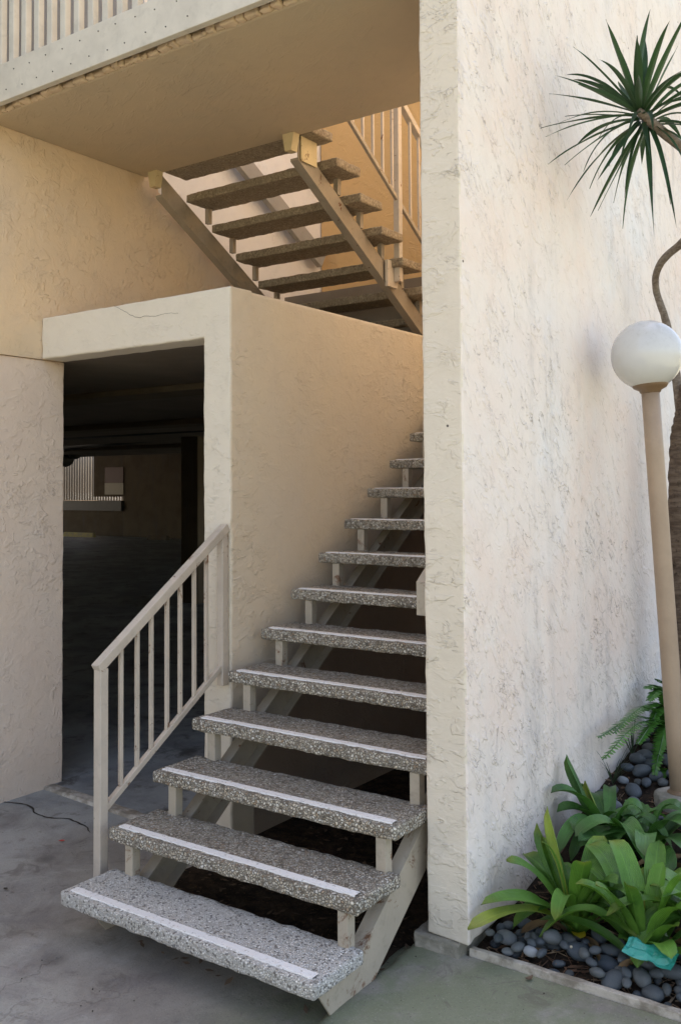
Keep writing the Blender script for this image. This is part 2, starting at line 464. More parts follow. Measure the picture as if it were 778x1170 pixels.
c = nt.mix(smooth01(nt, nt.noise(5, 6, .7, .4), .5, .68), c, (.10, .095, .09))
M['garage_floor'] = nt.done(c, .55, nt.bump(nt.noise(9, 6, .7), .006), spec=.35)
nt = NT('wheel stop paint')
M['wheel_stop'] = nt.done(nt.mix(smooth01(nt, nt.noise(9, 5, .7), .4, .65), (.60, .52, .22), (.42, .38, .26)), .8)
nt = NT('ribbed fence metal')
M['fence'] = nt.done(nt.mix(nt.noise(3), (.17, .165, .155), (.22, .205, .175)), .55)
nt = NT('sign red')
M['sign_red'] = nt.done(nt.mix(nt.noise(9), (.10, .018, .014), (.075, .016, .013)), .5)
nt = NT('sign cream')
M['sign_cream'] = nt.done(nt.mix(nt.noise(9), (.44, .40, .30), (.38, .34, .27)), .5)
nt = NT('roof membrane')
M['roof'] = nt.done(nt.mix(nt.noise(3), (.35, .33, .30), (.42, .40, .36)), .8)


# ------------------------------------------------------------------ mesh helpers
def link(name, me, parent=None):
    o = bpy.data.objects.new(name, me)
    COL.objects.link(o)
    if parent is not None:
        o.parent = parent
    return o


def finish(bm, name, mat, parent=None, smooth=False):
    me = bpy.data.meshes.new(name)
    bm.normal_update()
    bm.to_mesh(me)
    bm.free()
    for m in (mat if isinstance(mat, list) else [mat]):
        me.materials.append(m)
    if smooth:
        for p in me.polygons:
            p.use_smooth = True
    return link(name, me, parent)


def tag(o, label, cat, group=None, kind=None):
    if label:
        o['label'] = label
    if cat:
        o['category'] = cat
    if group:
        o['group'] = group
    if kind:
        o['kind'] = kind
    return o


def structure(o, kind='structure'):
    o['kind'] = kind
    return o


def empty(name, loc, label, cat, group=None):
    o = bpy.data.objects.new(name, None)
    COL.objects.link(o)
    o.location = loc
    o.empty_display_size = .1
    return tag(o, label, cat, group)


def add_box(bm, lo, hi, bev=0, seg=2, M4=None):
    lo, hi = Vector(lo), Vector(hi)
    r = bmesh.ops.create_cube(bm, size=1)
    vs = r['verts']
    for v in vs:
        v.co = Vector(((lo[i] + hi[i]) / 2 + v.co[i] * (hi[i] - lo[i]) for i in range(3)))
    if bev:
        es = list({e for v in vs for e in v.link_edges})
        rb = bmesh.ops.bevel(bm, geom=es, offset=bev, segments=seg, profile=.6, affect='EDGES')
        vs = list({v for f in rb['faces'] for v in f.verts} | {v for v in vs if v.is_valid})
    if M4 is not None:
        for v in vs:
            v.co = M4 @ v.co
    return vs


def box(name, lo, hi, mat, parent=None, bev=0, seg=2, smooth=False):
    bm = bmesh.new()
    add_box(bm, lo, hi, bev, seg)
    return finish(bm, name, mat, parent, smooth)


def cut_grid(bm, axis, a, b, step):
    n = [0, 0, 0]
    n['XYZ'.index(axis)] = 1
    k = a + step
    while k < b - step * .4:
        co = [0, 0, 0]
        co['XYZ'.index(axis)] = k
        bmesh.ops.bisect_plane(bm, geom=bm.verts[:] + bm.edges[:] + bm.faces[:], plane_co=co, plane_no=n)
        k += step


def roughen(bm, amp, scale, seed=0.0, fine=0.0):
    bm.normal_update()
    mv = []
    for v in bm.verts:
        p = v.co * scale + Vector((seed, seed * 1.3, seed * .7))
        d = noise.noise(p) + .5 * noise.noise(p * 2.7)
        if fine:
            d += fine * noise.noise(p * 7.1)
        mv.append(v.normal * d * amp)
    for v, d in zip(bm.verts, mv):
        v.co += d


def rough_box(name, lo, hi, mat, parent=None, bev=.012, grid=(None, None, None), amp=.003, scale=9, seed=1., fine=0., seg=3):
    bm = bmesh.new()
    add_box(bm, lo, hi, bev, seg)
    for ax, st, l, h in zip('XYZ', grid, lo, hi):
        if st:
            cut_grid(bm, ax, l, h, st)
    roughen(bm, amp, scale, seed, fine)
    o = finish(bm, name, mat, parent, True)
    return o


def add_prism(bm, poly, x0, x1, axis='X'):
    """poly of (a, b) pairs in the plane across axis X -> (Y, Z); axis Y -> (X, Z); axis Z -> (X, Y)"""
    def mk(x, a, b):
        return {'X': (x, a, b), 'Y': (a, x, b), 'Z': (a, b, x)}[axis]
    A = [bm.verts.new(mk(x0, a, b)) for a, b in poly]
    B = [bm.verts.new(mk(x1, a, b)) for a, b in poly]
    n = len(poly)
    fs = [bm.faces.new(A), bm.faces.new(B)]
    for i in range(n):
        fs.append(bm.faces.new((A[i], A[(i + 1) % n], B[(i + 1) % n], B[i])))
    bmesh.ops.recalc_face_normals(bm, faces=fs)
    return A + B


def prism(name, poly, x0, x1, mat, parent=None, axis='X', bev=0):
    bm = bmesh.new()
    add_prism(bm, poly, x0, x1, axis)
    if bev:
        bmesh.ops.bevel(bm, geom=bm.edges[:], offset=bev, segments=2, profile=.6, affect='EDGES')
    return finish(bm, name, mat, parent)


def add_bar(bm, a, b, w, h, up=Vector((0, 0, 1)), bev=.003):
    """rectangular bar from a to b, w across, h along up"""
    a, b = Vector(a), Vector(b)
    d = (b - a).normalized()
    s = d.cross(up)
    if s.length < 1e-4:
        s = Vector((1, 0, 0))
    s.normalize()
    u = s.cross(d)
    m = Matrix((s, d, u)).transposed().to_4x4()
    m.translation = (a + b) / 2
    L = (b - a).length
    add_box(bm, (-w / 2, -L / 2, -h / 2), (w / 2, L / 2, h / 2), bev, 2, m)


def bar(name, a, b, w, h, mat, parent=None, up=Vector((0, 0, 1)), bev=.003):
    bm = bmesh.new()
    add_bar(bm, a, b, w, h, up, bev)
    return finish(bm, name, mat, parent)


def add_tube(bm, pts, rad, n=10, cap=True, wob=0.0):
    pts = [Vector(p) for p in pts]
    rings = []
    prev = None
    for i, p in enumerate(pts):
        t = (pts[min(i + 1, len(pts) - 1)] - pts[max(i - 1, 0)]).normalized()
        ref = prev if prev is not None else (Vector((1, 0, 0)) if abs(t.x) < .8 else Vector((0, 1, 0)))
        s = (ref - t * ref.dot(t)).normalized()
        prev = s
        b = t.cross(s)
        r = rad[i] if isinstance(rad, (list, tuple)) else rad
        ring = []
        for k in range(n):
            a = 2 * math.pi * k / n
            rr = r * (1 + (wob * noise.noise(p * 20 + Vector((k * .9, i * .3, 0))) if wob else 0))
            ring.append(bm.verts.new(p + s * math.cos(a) * rr + b * math.sin(a) * rr))
        rings.append(ring)
    for i in range(len(rings) - 1):
        for k in range(n):
            bm.faces.new((rings[i][k], rings[i][(k + 1) % n], rings[i + 1][(k + 1) % n], rings[i + 1][k]))
    if cap:
        bm.faces.new(list(reversed(rings[0])))
        bm.faces.new(rings[-1])


def spline(pts, n=8):
    """Catmull-Rom through pts"""
    P = [Vector(p) for p in pts]
    P = [P[0] * 2 - P[1]] + P + [P[-1] * 2 - P[-2]]
    out = []
    for i in range(1, len(P) - 2):
        for k in range(n):
            t = k / n
            a, b, c, d = P[i - 1], P[i], P[i + 1], P[i + 2]
            out.append(.5 * ((2 * b) + (c - a) * t + (2 * a - 5 * b + 4 * c - d) * t * t + (3 * b - a - 3 * c + d) * t ** 3))
    out.append(P[-2])
    return out


def add_lathe(bm, prof, n=32, origin=(0, 0, 0), axis=None):
    O = Vector(origin)
    rings = []
    for r, z in prof:
        rings.append([bm.verts.new(O + Vector((r * math.cos(2 * math.pi * k / n), r * math.sin(2 * math.pi * k / n), z))) for k in range(n)])
    for i in range(len(rings) - 1):
        for k in range(n):
            bm.faces.new((rings[i][k], rings[i][(k + 1) % n], rings[i + 1][(k + 1) % n], rings[i + 1][k]))
    bm.faces.new(list(reversed(rings[0])))
    bm.faces.new(rings[-1])


# ------------------------------------------------------------------ stair numbers
RUN, RISE, WID, TH, DEP, Z1 = .24695, .175, 1.262, .053, .287, .19
WL = -1.58           # face of the wall on the garage side
SW = -.08            # face of the wall beside the lower flight
PORT = 1.105         # front plane of the portal
PX0, PX1, PY = 1.262, 1.437, .70     # pillar / garden wall

# ------------------------------------------------------------------ ground
bm = bmesh.new()
S = 260
vs = [bm.verts.new(p) for p in ((-S, -S, 0), (S, -S, 0), (S, S, 0), (-S, S, 0))]
bm.faces.new(vs)
structure(finish(bm, 'ground', M['ground']))

# raised paving right of the stair, its broken edge runs beside the stringer
bm = bmesh.new()
xs = [1.06 + .02 * i for i in range(40)] + [1.9 + .25 * i for i in range(20)]
ys = [-4 + .25 * i for i in range(14)] + [-.5 + .03 * i for i in range(41)]
ys = [y for y in ys if y < .735] + [.735]
grid = {}


def slab_z(x, y):
    ex = 1.175 + .018 * noise.noise(Vector((y * 9, 3.3, 0))) + .012 * noise.noise(Vector((y * 31, 1.3, 0))) - .02 * max(0, y - .4)
    rise = min(1, max(0, (y + .35) / .55))
    t = min(1, max(0, (x - ex) / .03))
    return -.012 + (.012 + .028 * rise) * (t * t * (3 - 2 * t)) + (.0045 if t >= 1 else 0)


for i, x in enumerate(xs):
    for j, y in enumerate(ys):
        grid[i, j] = bm.verts.new((x, y, slab_z(x, y)))
for i in range(len(xs) - 1):
    for j in range(len(ys) - 1):
        bm.faces.new((grid[i, j], grid[i + 1, j], grid[i + 1, j + 1], grid[i, j + 1]))
structure(finish(bm, 'pavement', M['ground'], smooth=True))

# garage floor slab with its worn threshold lip
bm = bmesh.new()
add_box(bm, (-26.4, 1.165, -.05), (-.085, 20.8, .014), .006, 2)
cut_grid(bm, 'X', -1.8, -.05, .04)
for v in bm.verts:
    if v.co.y < 1.3 and v.co.x > -1.9:
        v.co.y += .008 * noise.noise(Vector((v.co.x * 7, 0, 0))) + (-.075 * (v.co.x + 1.7) / .94 * -1 - .0) * -0.0
structure(finish(bm, 'garage_floor', M['garage_floor']))
bm = bmesh.new()
prev = None
for i in range(60):
    x = -1.76 + i * (1.62 / 59)
    y = 1.195 - .07 * (x + 1.73)
    wv = .012 + .006 * noise.noise(Vector((x * 11, 5, 0)))
    zt = .0185 + .002 * noise.noise(Vector((x * 14, 9, 0)))
    row = [bm.verts.new((x, y - .034 - wv * .3, -.004)), bm.verts.new((x, y - .030 - wv * .3, zt - .003)), bm.verts.new((x, y - .022, zt)), bm.verts.new((x, y + .012 + wv, zt - .001)), bm.verts.new((x, y + .03 + wv, .0145))]
    if prev:
        for k in range(4):
            bm.faces.new((prev[k], row[k], row[k + 1], prev[k + 1]))
    prev = row
structure(finish(bm, 'pavement_joint', M['edging'], smooth=True))


def ribbon(name, pix, w, mat, z=.003, seed=1):
    """a jagged dark crack lying in the paving"""
    P = [at(u, v, 'Z', 0) for u, v in pix]
    P = spline(P, 9)
    bm = bmesh.new()
    prev = None
    for i, p in enumerate(P):
        t = (P[min(i + 1, len(P) - 1)] - P[max(i - 1, 0)]).normalized()
        s = Vector((-t.y, t.x, 0))
        p = p + s * .010 * noise.noise(p * 22 + Vector((seed, 0, 0)))
        f = min(1, (len(P) - 1 - i) / 12)
        ww = w * (.35 + .75 * abs(noise.noise(p * 9 + Vector((0, seed, 0)))) + .2) * (.25 + .75 * f)
        row = [bm.verts.new((p.x + s.x * ww, p.y + s.y * ww, z)), bm.verts.new((p.x - s.x * ww, p.y - s.y * ww, z))]
        if prev:
            bm.faces.new((prev[0], row[0], row[1], prev[1]))
        prev = row
    return structure(finish(bm, name, mat))


ribbon('pavement_crack', [(-14, 915), (8, 917), (32, 920), (42, 930), (58, 935), (78, 936), (97, 944), (104, 952)], .0068, M['crack'], seed=2)
ribbon('pavement_crack', [(0, 908), (20, 899), (40, 893), (70, 889)], .006, M['crack'], seed=4)

# bare soil under the stair
bm = bmesh.new()
outline = [(-.02, .42), (.16, .36), (.55, .38), (1.0, .30), (1.155, .20), (1.165, .45), (1.15, .72), (1.24, .74), (1.24, 1.5), (1.25, 3.9), (-.075, 3.9), (-.075, 1.2), (-.07, .7), (-.03, .45)]
pts = []
for i in range(len(outline)):
    a, b = Vector(outline[i]), Vector(outline[(i + 1) % len(outline)])
    n = max(2, int((b - a).length / .05))
    for k in range(n):
        p = a.lerp(b, k / n)
        q = Vector((p.x * 8, p.y * 8, 2.2))
        if p.y < 1.0:
            p = p + Vector((noise.noise(q), noise.noise(q + Vector((7, 0, 0))))) * .022
        pts.append(p)
f = bm.faces.new([bm.verts.new((p.x, p.y, .005)) for p in pts])
bmesh.ops.triangulate(bm, faces=[f])
structure(finish(bm, 'soil', M['soil']))


# ------------------------------------------------------------------ planting bed
def bed_z(x, y):
    return .022 + max(0, y - .74) * .20 + .02 * noise.noise(Vector((x * 3, y * 3, 1))) + .008 * noise.noise(Vector((x * 11, y * 11, 4)))


bm = bmesh.new()
nx, ny = 60, 110
g = {}
for i in range(nx + 1):
    for j in range(ny + 1):
        x, y = PX1 - .03 + 3.4 * i / nx, .745 + 7.0 * (j / ny) ** 1.5
        g[i, j] = bm.verts.new((x, y, bed_z(x, y) - .004))
for i in range(nx):
    for j in range(ny):
        bm.faces.new((g[i, j], g[i + 1, j], g[i + 1, j + 1], g[i, j + 1]))
structure(finish(bm, 'planting_bed', M['soil'], smooth=True))

e = rough_box('edging_strip', (1.418, .738, -.02), (4.6, .764, .060), M['edging'], None, .004, (.03, None, None), .004, 13, 3., .4)
tag(e, 'thin pale weathered edging strip holding the pebbles back from the paving', 'edging')

# ------------------------------------------------------------------ walls
# garden wall: its end is the pillar face beside the stair
bm = bmesh.new()
add_box(bm, (PX0, PY, .088), (PX1, 9.0, 6.6), .014, 3)
cut_grid(bm, 'Z', .12, 4.6, .035)
for k in (.75, .8, .9, 1.05, 1.25, 1.5):
    bmesh.ops.bisect_plane(bm, geom=bm.verts[:] + bm.edges[:] + bm.faces[:], plane_co=(0, k, 0), plane_no=(0, 1, 0))
for v in bm.verts:
    q = v.co * 7.0
    if v.co.y < .76:
        v.co.x += .0042 * noise.noise(q + Vector((3, 1, 8))) + .0025 * noise.noise(v.co * 23)
        v.co.y += .003 * noise.noise(q + Vector((1, 9, 2)))
        if v.co.z < .15:
            v.co.z += .012 * noise.noise(v.co * 17)
bm.faces.ensure_lookup_table()
for fc in bm.faces:
    fc.material_index = 1 if fc.calc_center_median().x > PX1 - .004 else 0
o = finish(bm, 'stucco_wall', [M['pillar'], M['wall_garden']], smooth=False)
tag(o, 'tall whitish weathered stucco wall with cream narrow end, beside planting bed', 'wall')
f_ = rough_box('wall_footing', (1.205, .69, -.03), (1.40, .95, .086), M['old_concrete'], None, .012, (.02, .03, .02), .009, 14, 6., .5)
tag(f_, 'rough mossy concrete footing block under the narrow wall end', 'footing')

# garage-side wall, lower half, recessed a little under the upper half
bm = bmesh.new()
add_box(bm, (-1.86, -9, -.02), (WL - .014, 1.285, 2.548), .008, 2)
cut_grid(bm, 'Z', .0, 2.54, .04)
for v in bm.verts:
    if v.co.y > 1.2:
        v.co.y += .004 * noise.noise(v.co * 11) + .003 * noise.noise(v.co * 31)
o = finish(bm, 'stucco_wall', M['wall_entry'])
tag(o, 'beige stucco wall with a plain upright edge at the dark garage opening', 'wall')
# upper half of the building on the garage side
bm = bmesh.new()
add_prism(bm, [(-9, 2.55), (4.15, 2.55), (4.15, 2.60), (2.06, 3.80), (2.04, 3.89), (1.94, 3.90), (1.94, 4.06), (-9, 4.06)], -8.0, WL, 'X')  # slanted edge splits one wall into shaded tan and skylit white
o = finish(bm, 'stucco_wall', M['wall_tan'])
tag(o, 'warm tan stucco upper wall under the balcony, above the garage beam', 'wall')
o = box('stucco_wall', (-8.0, 1.942, 2.650), (WL - .014, 4.15, 8.4), M['wall_skylit'])  # raised far out of view to keep sun out of the stairwell
tag(o, 'same stucco wall above the upper flight, painted paler for skylight', 'wall')
o = box('shade_storey', (-8.0, -9, 4.062), (WL - .03, 1.94, 7.6), M['backing'])  # mass added overhead to cast shade on stair and paving
tag(o, 'added upper storey mass that keeps sun off the stair', 'building')

# portal: beam + column, and the long wall beside the lower flight
bm = bmesh.new()
poly = [(-1.576, 2.549), (-.268, 2.549), (-.268, -.02), (SW, -.02), (SW, 2.800), (-1.576, 2.800)]
add_prism(bm, poly, PORT, PORT + .165, 'Y')
for v in bm.verts:
    if v.co.z > 2.7 and v.co.x < -1:
        v.co.z -= .004
bmesh.ops.bevel(bm, geom=[e for e in bm.edges if min(v.co.y for v in e.verts) < PORT + .01], offset=.012, segments=3, profile=.5, affect='EDGES')
cut_grid(bm, 'X', -1.57, -.28, .04)
cut_grid(bm, 'Z', .0, 2.79, .04)
for v in bm.verts:
    d = .0038 * noise.noise(v.co * 9) + .0022 * noise.noise(v.co * 27)
    v.co += Vector((d, d * .4, d))
port = empty('garage_portal', (-.6, PORT, 0), 'cream stucco portal framing the dark garage opening and flanking the lower stair', 'wall')


def keep(o, p):
    """parent o to p without moving it"""
    o.parent = p
    o.matrix_parent_inverse = Matrix.Translation(-Vector(p.location))
    return o


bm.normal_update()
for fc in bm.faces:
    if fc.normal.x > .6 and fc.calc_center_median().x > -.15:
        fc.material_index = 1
keep(finish(bm, 'door_surround', [M['portal'], M['stair_wall']], smooth=False), port)
bm = bmesh.new()
add_prism(bm, [(PORT + .1652, -.02), (9.0, -.02), (9.0, 2.80), (4.2, 2.80), (PORT + .1652, 2.797)], -.27, SW - .002, 'X')
bmesh.ops.bevel(bm, geom=[e for e in bm.edges if min(v.co.z for v in e.verts) > 2.7], offset=.02, segments=3, profile=.5, affect='EDGES')
keep(finish(bm, 'side_wall', M['stair_wall']), port)

P = spline([at(u, v, 'Y', PORT - .0012) for u, v in ((131, 350), (140, 354), (150, 360), (158, 363), (166, 361), (178, 361), (192, 358), (204, 358))], 6)
bm = bmesh.new()
prev = None
for i, p_ in enumerate(P):
    q = p_ + Vector((0, 0, .004 * noise.noise(p_ * 40)))
    ww = .0008 * (1 - abs(i / len(P) - .35)) + .0003
    row = [bm.verts.new(q + Vector((0, 0, ww))), bm.verts.new(q - Vector((0, 0, ww)))]
    if prev:
        bm.faces.new((prev[0], row[0], row[1], prev[1]))
    prev = row
keep(finish(bm, 'hairline_crack', M['crack']), port)
M['under'] = stucco('shade brown plaster', (.30, .225, .18), (.33, .25, .20), (.25, .19, .15), relief=.004, line_amt=.1, base_dirt=.5)  # brown colour stands for the shade beneath the flight
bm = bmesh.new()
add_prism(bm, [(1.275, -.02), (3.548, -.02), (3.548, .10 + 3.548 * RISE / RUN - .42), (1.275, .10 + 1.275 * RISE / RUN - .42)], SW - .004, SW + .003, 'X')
keep(finish(bm, 'shade_panel', M['under']), port)  # strip along the stair line, shade under the treads painted in
# stairwell back wall
bm = bmesh.new()
add_box(bm, (WL, 3.95, 2.64), (PX0 - .002, 4.15, 5.3), 0)
o = finish(bm, 'stucco_wall', M['ochre'])
tag(o, 'ochre orange stucco wall seen behind the upper flight', 'wall')
# upper landing
o = box('landing', (-1.575, 3.47, 2.56), (PX0 - .003, 3.948, 2.64), M['soffit'])
tag(o, 'concrete landing joining the lower and the upper flight', 'landing')
o = box('stucco_wall', (SW, 3.55, 0), (PX0 - .004, 3.70, 2.555), M['under'])  # brown here paints in the dimness below the landing
tag(o, 'stucco wall painted shade brown under the landing behind the open treads', 'wall')

# ------------------------------------------------------------------ balcony
SZ = 3.868
bal = empty('balcony', (-.2, .6, SZ), 'balcony with tan plaster underside and white picket guard over the stair', 'balcony')
bm = bmesh.new()
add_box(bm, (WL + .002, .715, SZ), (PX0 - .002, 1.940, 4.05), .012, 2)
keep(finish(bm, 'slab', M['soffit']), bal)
# torn plaster lip along the slab's front edge
bm = bmesh.new()
x = WL + .01
random.seed(5)
while x < 1.24:
    L = random.uniform(.040, .095)
    y0 = .682 + random.uniform(-.012, .014)
    vs = add_box(bm, (x, y0, SZ + .002), (x + L * .90, .722, SZ + .034 + random.uniform(-.008, .006)), .012, 3)
    x += L
cut_grid(bm, 'X', WL, 1.26, .02)
roughen(bm, .0075, 20, 3., .6)
keep(finish(bm, 'plaster_edge', M['wall_tan'], smooth=True), bal)
# dark shadow gap: dark board stands in for it above the lip
keep(box('dark_gap_board', (WL + .01, .672, SZ + .046), (PX0 - .01, .7145, 4.06), M['stringer_dark']), bal)
keep(box('fascia_board', (WL + .004, .600, SZ - .004), (PX0 + .1, .638, 4.070), M['fascia'], None, .004, 2), bal)
# screw heads in two rows
random.seed(8)
bm = bmesh.new()
b2 = bmesh.ops.create_cone(bm, cap_ends=True, segments=8, radius1=.004, radius2=.003, depth=.004)
for v in b2['verts']:
    v.co = Vector((v.co.x, -v.co.z, v.co.y))
scr = bpy.data.meshes.new('screw_head')
bm.to_mesh(scr)
bm.free()
scr.materials.append(M['dark_metal'])
k = 0
x = WL + .03
while x < .2:
    z = SZ + (.052 if k % 2 else .152) + random.uniform(-.008, .008)
    o = link('screw_head', scr, bal)
    o.location = Vector((x, .599, z)) - bal.location
    x += random.uniform(.055, .075)
    k += 1
for i in range(24):
    x = -1.60 + .1075 * i
    if x > PX0 - .05:
        break
    keep(box('picket', (x, .652, 4.062), (x + .040, .690, 5.05), M['fascia'], None, .004, 2), bal)
keep(box('top_rail', (WL + .01, .63, 5.052), (PX0, .71, 5.10), M['fascia'], None, .004), bal)
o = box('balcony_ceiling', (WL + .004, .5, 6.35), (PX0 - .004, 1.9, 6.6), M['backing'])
tag(o, 'shade-grey ceiling above the balcony, glimpsed between the pickets', 'ceiling')


# ------------------------------------------------------------------ treads
def tread_mesh(x0, x1, dep, th, seed, amp=.0042):
    bm = bmesh.new()
    add_box(bm, (x0, 0, -th), (x1, dep, 0), .012, 3)
    cut_grid(bm, 'X', x0, x1, .022)
    cut_grid(bm, 'Y', 0, dep, .035)
    roughen(bm, amp, 22, seed, .55)
    me = bpy.data.meshes.new('tread')
    bm.normal_update()
    bm.to_mesh(me)
    bm.free()
    for p in me.polygons:
        p.use_smooth = True
    return me


st = empty('open_staircase', (.6, 0, 0), 'lower open-riser flight of pebble concrete treads climbing between two stucco walls', 'staircase')
for k in range(1, 14):
    me = tread_mesh(0, WID - .012, DEP, TH, k * 3.7)
    me.materials.append(M['agg_clean'] if k == 1 else M['agg'])
    t = keep(link('tread', me), st)
    y, z = (k - 1) * RUN, Z1 + (k - 1) * RISE
    t.matrix_parent_inverse = Matrix()
    t.location = (-.6, y, z)
    if k == 1:
        t['label'] = 'bottom tread, scrubbed paler than the rest'
    # worn painted strip
    bm = bmesh.new()
    random.seed(k)
    n = 90
    xa, xb = .034, WID - .040
    prev = None
    for i in range(n + 1):
        x = xa + (xb - xa) * i / n
        w1 = .0022 * noise.noise(Vector((x * 40, k * 3.1, 0)))
        w2 = .0022 * noise.noise(Vector((x * 40, k * 3.1, 5)))
        zt = .0050 + .001 * noise.noise(Vector((x * 30, k, 0)))
        row = [bm.verts.new((x, .026 + w1, zt - .006)), bm.verts.new((x, .028 + w1, zt)), bm.verts.new((x, .062 + w2, zt)), bm.verts.new((x, .064 + w2, zt - .006))]
        if prev:
            for q in range(3):
                bm.faces.new((prev[q], row[q], row[q + 1], prev[q + 1]))
        prev = row
    s = finish(bm, 'grip_strip', M['stripe'])
    s.parent = t
    # little posts that carry the front of the tread on the stringer
    if k > 1:
        for xx in (.088, 1.158):
            zb = (Z1 - TH) + (y + .03 - .287) * (RISE / RUN)
            zt = z - TH - .001
            keep(box('support_post', (xx, y + .012, max(zb, .02)), (xx + .044, y + .056, zt), M['stringer'], None, .003), st)
sl = RISE / RUN
ztop = lambda y: (Z1 - TH) + (y - .287) * sl - .003
zbot = lambda y: .06 + (y - .44) * sl
polyS = [(.055, .134), (.285, .134), (3.46, ztop(3.46)), (3.46, zbot(3.46)), (.40, .032), (.36, .012), (.145, .012)]
for xx in (.095, 1.162):
    bm = bmesh.new()
    add_prism(bm, polyS, xx + (.048 if xx > .5 else 0), xx + (.056 if xx > .5 else .008), 'X')
    a = [(.285, .134), (3.46, ztop(3.46)), (3.46, ztop(3.46) - .010), (.285, .124)]
    add_prism(bm, a, xx + (0 if xx > .5 else .0082), xx + (.0478 if xx > .5 else .056), 'X')
    b = [(.42, .05), (3.46, zbot(3.46) + .010), (3.46, zbot(3.46)), (.42, .04)]
    add_prism(bm, b, xx + (0 if xx > .5 else .0082), xx + (.0478 if xx > .5 else .056), 'X')
    keep(finish(bm, 'stringer', M['stringer'] if xx > .5 else M['stringer_dark']), st)  # left stringer painted darker to stand for its shaded side

# ------------------------------------------------------------------ railing beside the lower flight
RX = -.105
ra = empty('stair_railing', (RX, .34, 0), 'beige painted steel railing of thin bars beside the lowest steps', 'railing')
pA = at(116, 760, 'X', RX)
pB = at(258, 603, 'X', RX)
y0 = pA.y
slr = (pB.z - pA.z) / (pB.y - pA.y)
ytop = PORT - .012
zt0 = pA.z + .005
zr = lambda y: zt0 + (y - y0) * slr
b0 = at(122, 921, 'X', RX)
b1 = at(254, 760, 'X', RX)
slb = (b1.z - b0.z) / (b1.y - b0.y)
zb_ = lambda y: b0.z + (y - b0.y) * slb
keep(box('post', (RX - .022, y0 - .022, 0), (RX + .022, y0 + .022, zr(y0) - .018), M['rail'], None, .004), ra)
ye = ytop - .024
keep(box('post', (RX - .020, ye - .020, zb_(ye) - .10), (RX + .020, ye + .022, zr(ye) - .02), M['rail'], None, .004), ra)
keep(bar('top_rail', (RX, y0 - .026, zr(y0 - .026)), (RX, ytop, zr(ytop)), .046, .042, M['rail'], None, bev=.005), ra)
keep(bar('bottom_rail', (RX, y0 + .022, zb_(y0 + .022)), (RX, ye - .02, zb_(ye - .02)), .026, .026, M['rail'], None, bev=.003), ra)
for i, px in enumerate((138.5, 157, 173, 191, 206, 222, 236)):
    p = at(px, 760, 'X', RX)
    keep(box('baluster', (RX - .0085, p.y - .0085, zb_(p.y) + .012), (RX + .0085, p.y + .0085, zr(p.y) - .021), M['rail'], None, .002), ra)

# end of the wall rail on the stair side of the pillar
hr = empty('handrail', (1.22, .75, 1.3), 'boxy beige handrail end showing beside the narrow wall end', 'handrail')
bm = bmesh.new()
add_prism(bm, [(.752, 1.275), (.752, 1.405), (.80, 1.440), (2.9, 1.44 + 2.1 * sl), (2.9, 1.275 + 2.1 * sl), (.80, 1.275)], 1.198, 1.243, 'X')
keep(finish(bm, 'rail', M['stringer']), hr)
keep(box('wall_bracket', (1.2432, 1.0, 1.50), (1.2615, 1.05, 1.56), M['rail']), hr)

# ------------------------------------------------------------------ upper flight (rises towards the viewer)
uf = empty('upper_staircase', (-.8, 2.0, 2.64), 'upper open flight seen from below, rising to the balcony on steel stringers', 'staircase')
URUN, URISE = .252, .154
UX0, UX1 = -1.41, -.15
for j in range(-1, 7):
    yr = 2.15 + URUN * j
    z = 3.775 - URISE * j
    dep = .262
    if j == -1:
        yr, dep, z = 1.945, .21, 3.925
    me = tread_mesh(UX0, UX1 + (0 if j >= 0 else -.03), dep, .056, j * 5.1 + 60)
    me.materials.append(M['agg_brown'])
    t = link('tread', me, uf)
    t.location = Vector((0, yr, z)) - uf.location
    t.location.x = .8
    if 0 <= j < 6:
        # small posts that carry the nosing
        for xx in (UX0 + .002, UX1 - .16):
            keep(box('support_post', (xx, yr + dep - .075, z - .056 - .105), (xx + .034, yr + dep - .04, z - .057), M['stringer_dark'], None, .002), uf)
usl = -URISE / URUN
for xx, sh in ((-1.470, .02), (-.335, 0.0)):
    top = lambda y: 3.775 - .056 + (y - 2.15) * -.595 - .003
    bm = bmesh.new()
    ya, yb = 1.93, 3.60
    # channel: web towards the stair's outside, flanges inward
    hgt = .122 if xx > -1 else .135
    outer = 1
    w0, w1 = (xx + .052, xx + .060) if outer > 0 else (xx, xx + .008)
    f0, f1 = (xx, xx + .0518) if outer > 0 else (xx + .0082, xx + .060)
    for dz0, dz1, a, b in ((0, -hgt, w0, w1), (0, -.010, f0, f1), (-hgt + .010, -hgt, f0, f1)):
        add_prism(bm, [(ya, top(ya) + dz0), (yb, top(yb) + dz0), (yb, top(yb) + dz1), (ya, top(ya) + dz1)], a, b, 'X')
    # closed underside plate as the boxed channel shows from below
    add_prism(bm, [(ya, top(ya) - hgt - .0005), (yb, top(yb) - hgt - .0005), (yb, top(yb) - hgt - .006), (ya, top(ya) - hgt - .006)], xx, xx + .06, 'X')
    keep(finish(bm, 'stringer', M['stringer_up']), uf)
    bx = xx - .012
    bm = bmesh.new()
    add_prism(bm, [(bx, SZ - .001), (bx + .085, SZ - .001), (bx + .066, SZ - .105), (bx + .018, SZ - .105)], 1.868, 1.926, 'Y')
    keep(finish(bm, 'hanger_bracket', M['bracket']), uf)
bm = bmesh.new()
add_box(bm, (-.272, 1.945, 3.715), (-.262, 2.10, SZ - .003), .001, 1)
keep(finish(bm, 'side_plate', M['bracket']), uf)

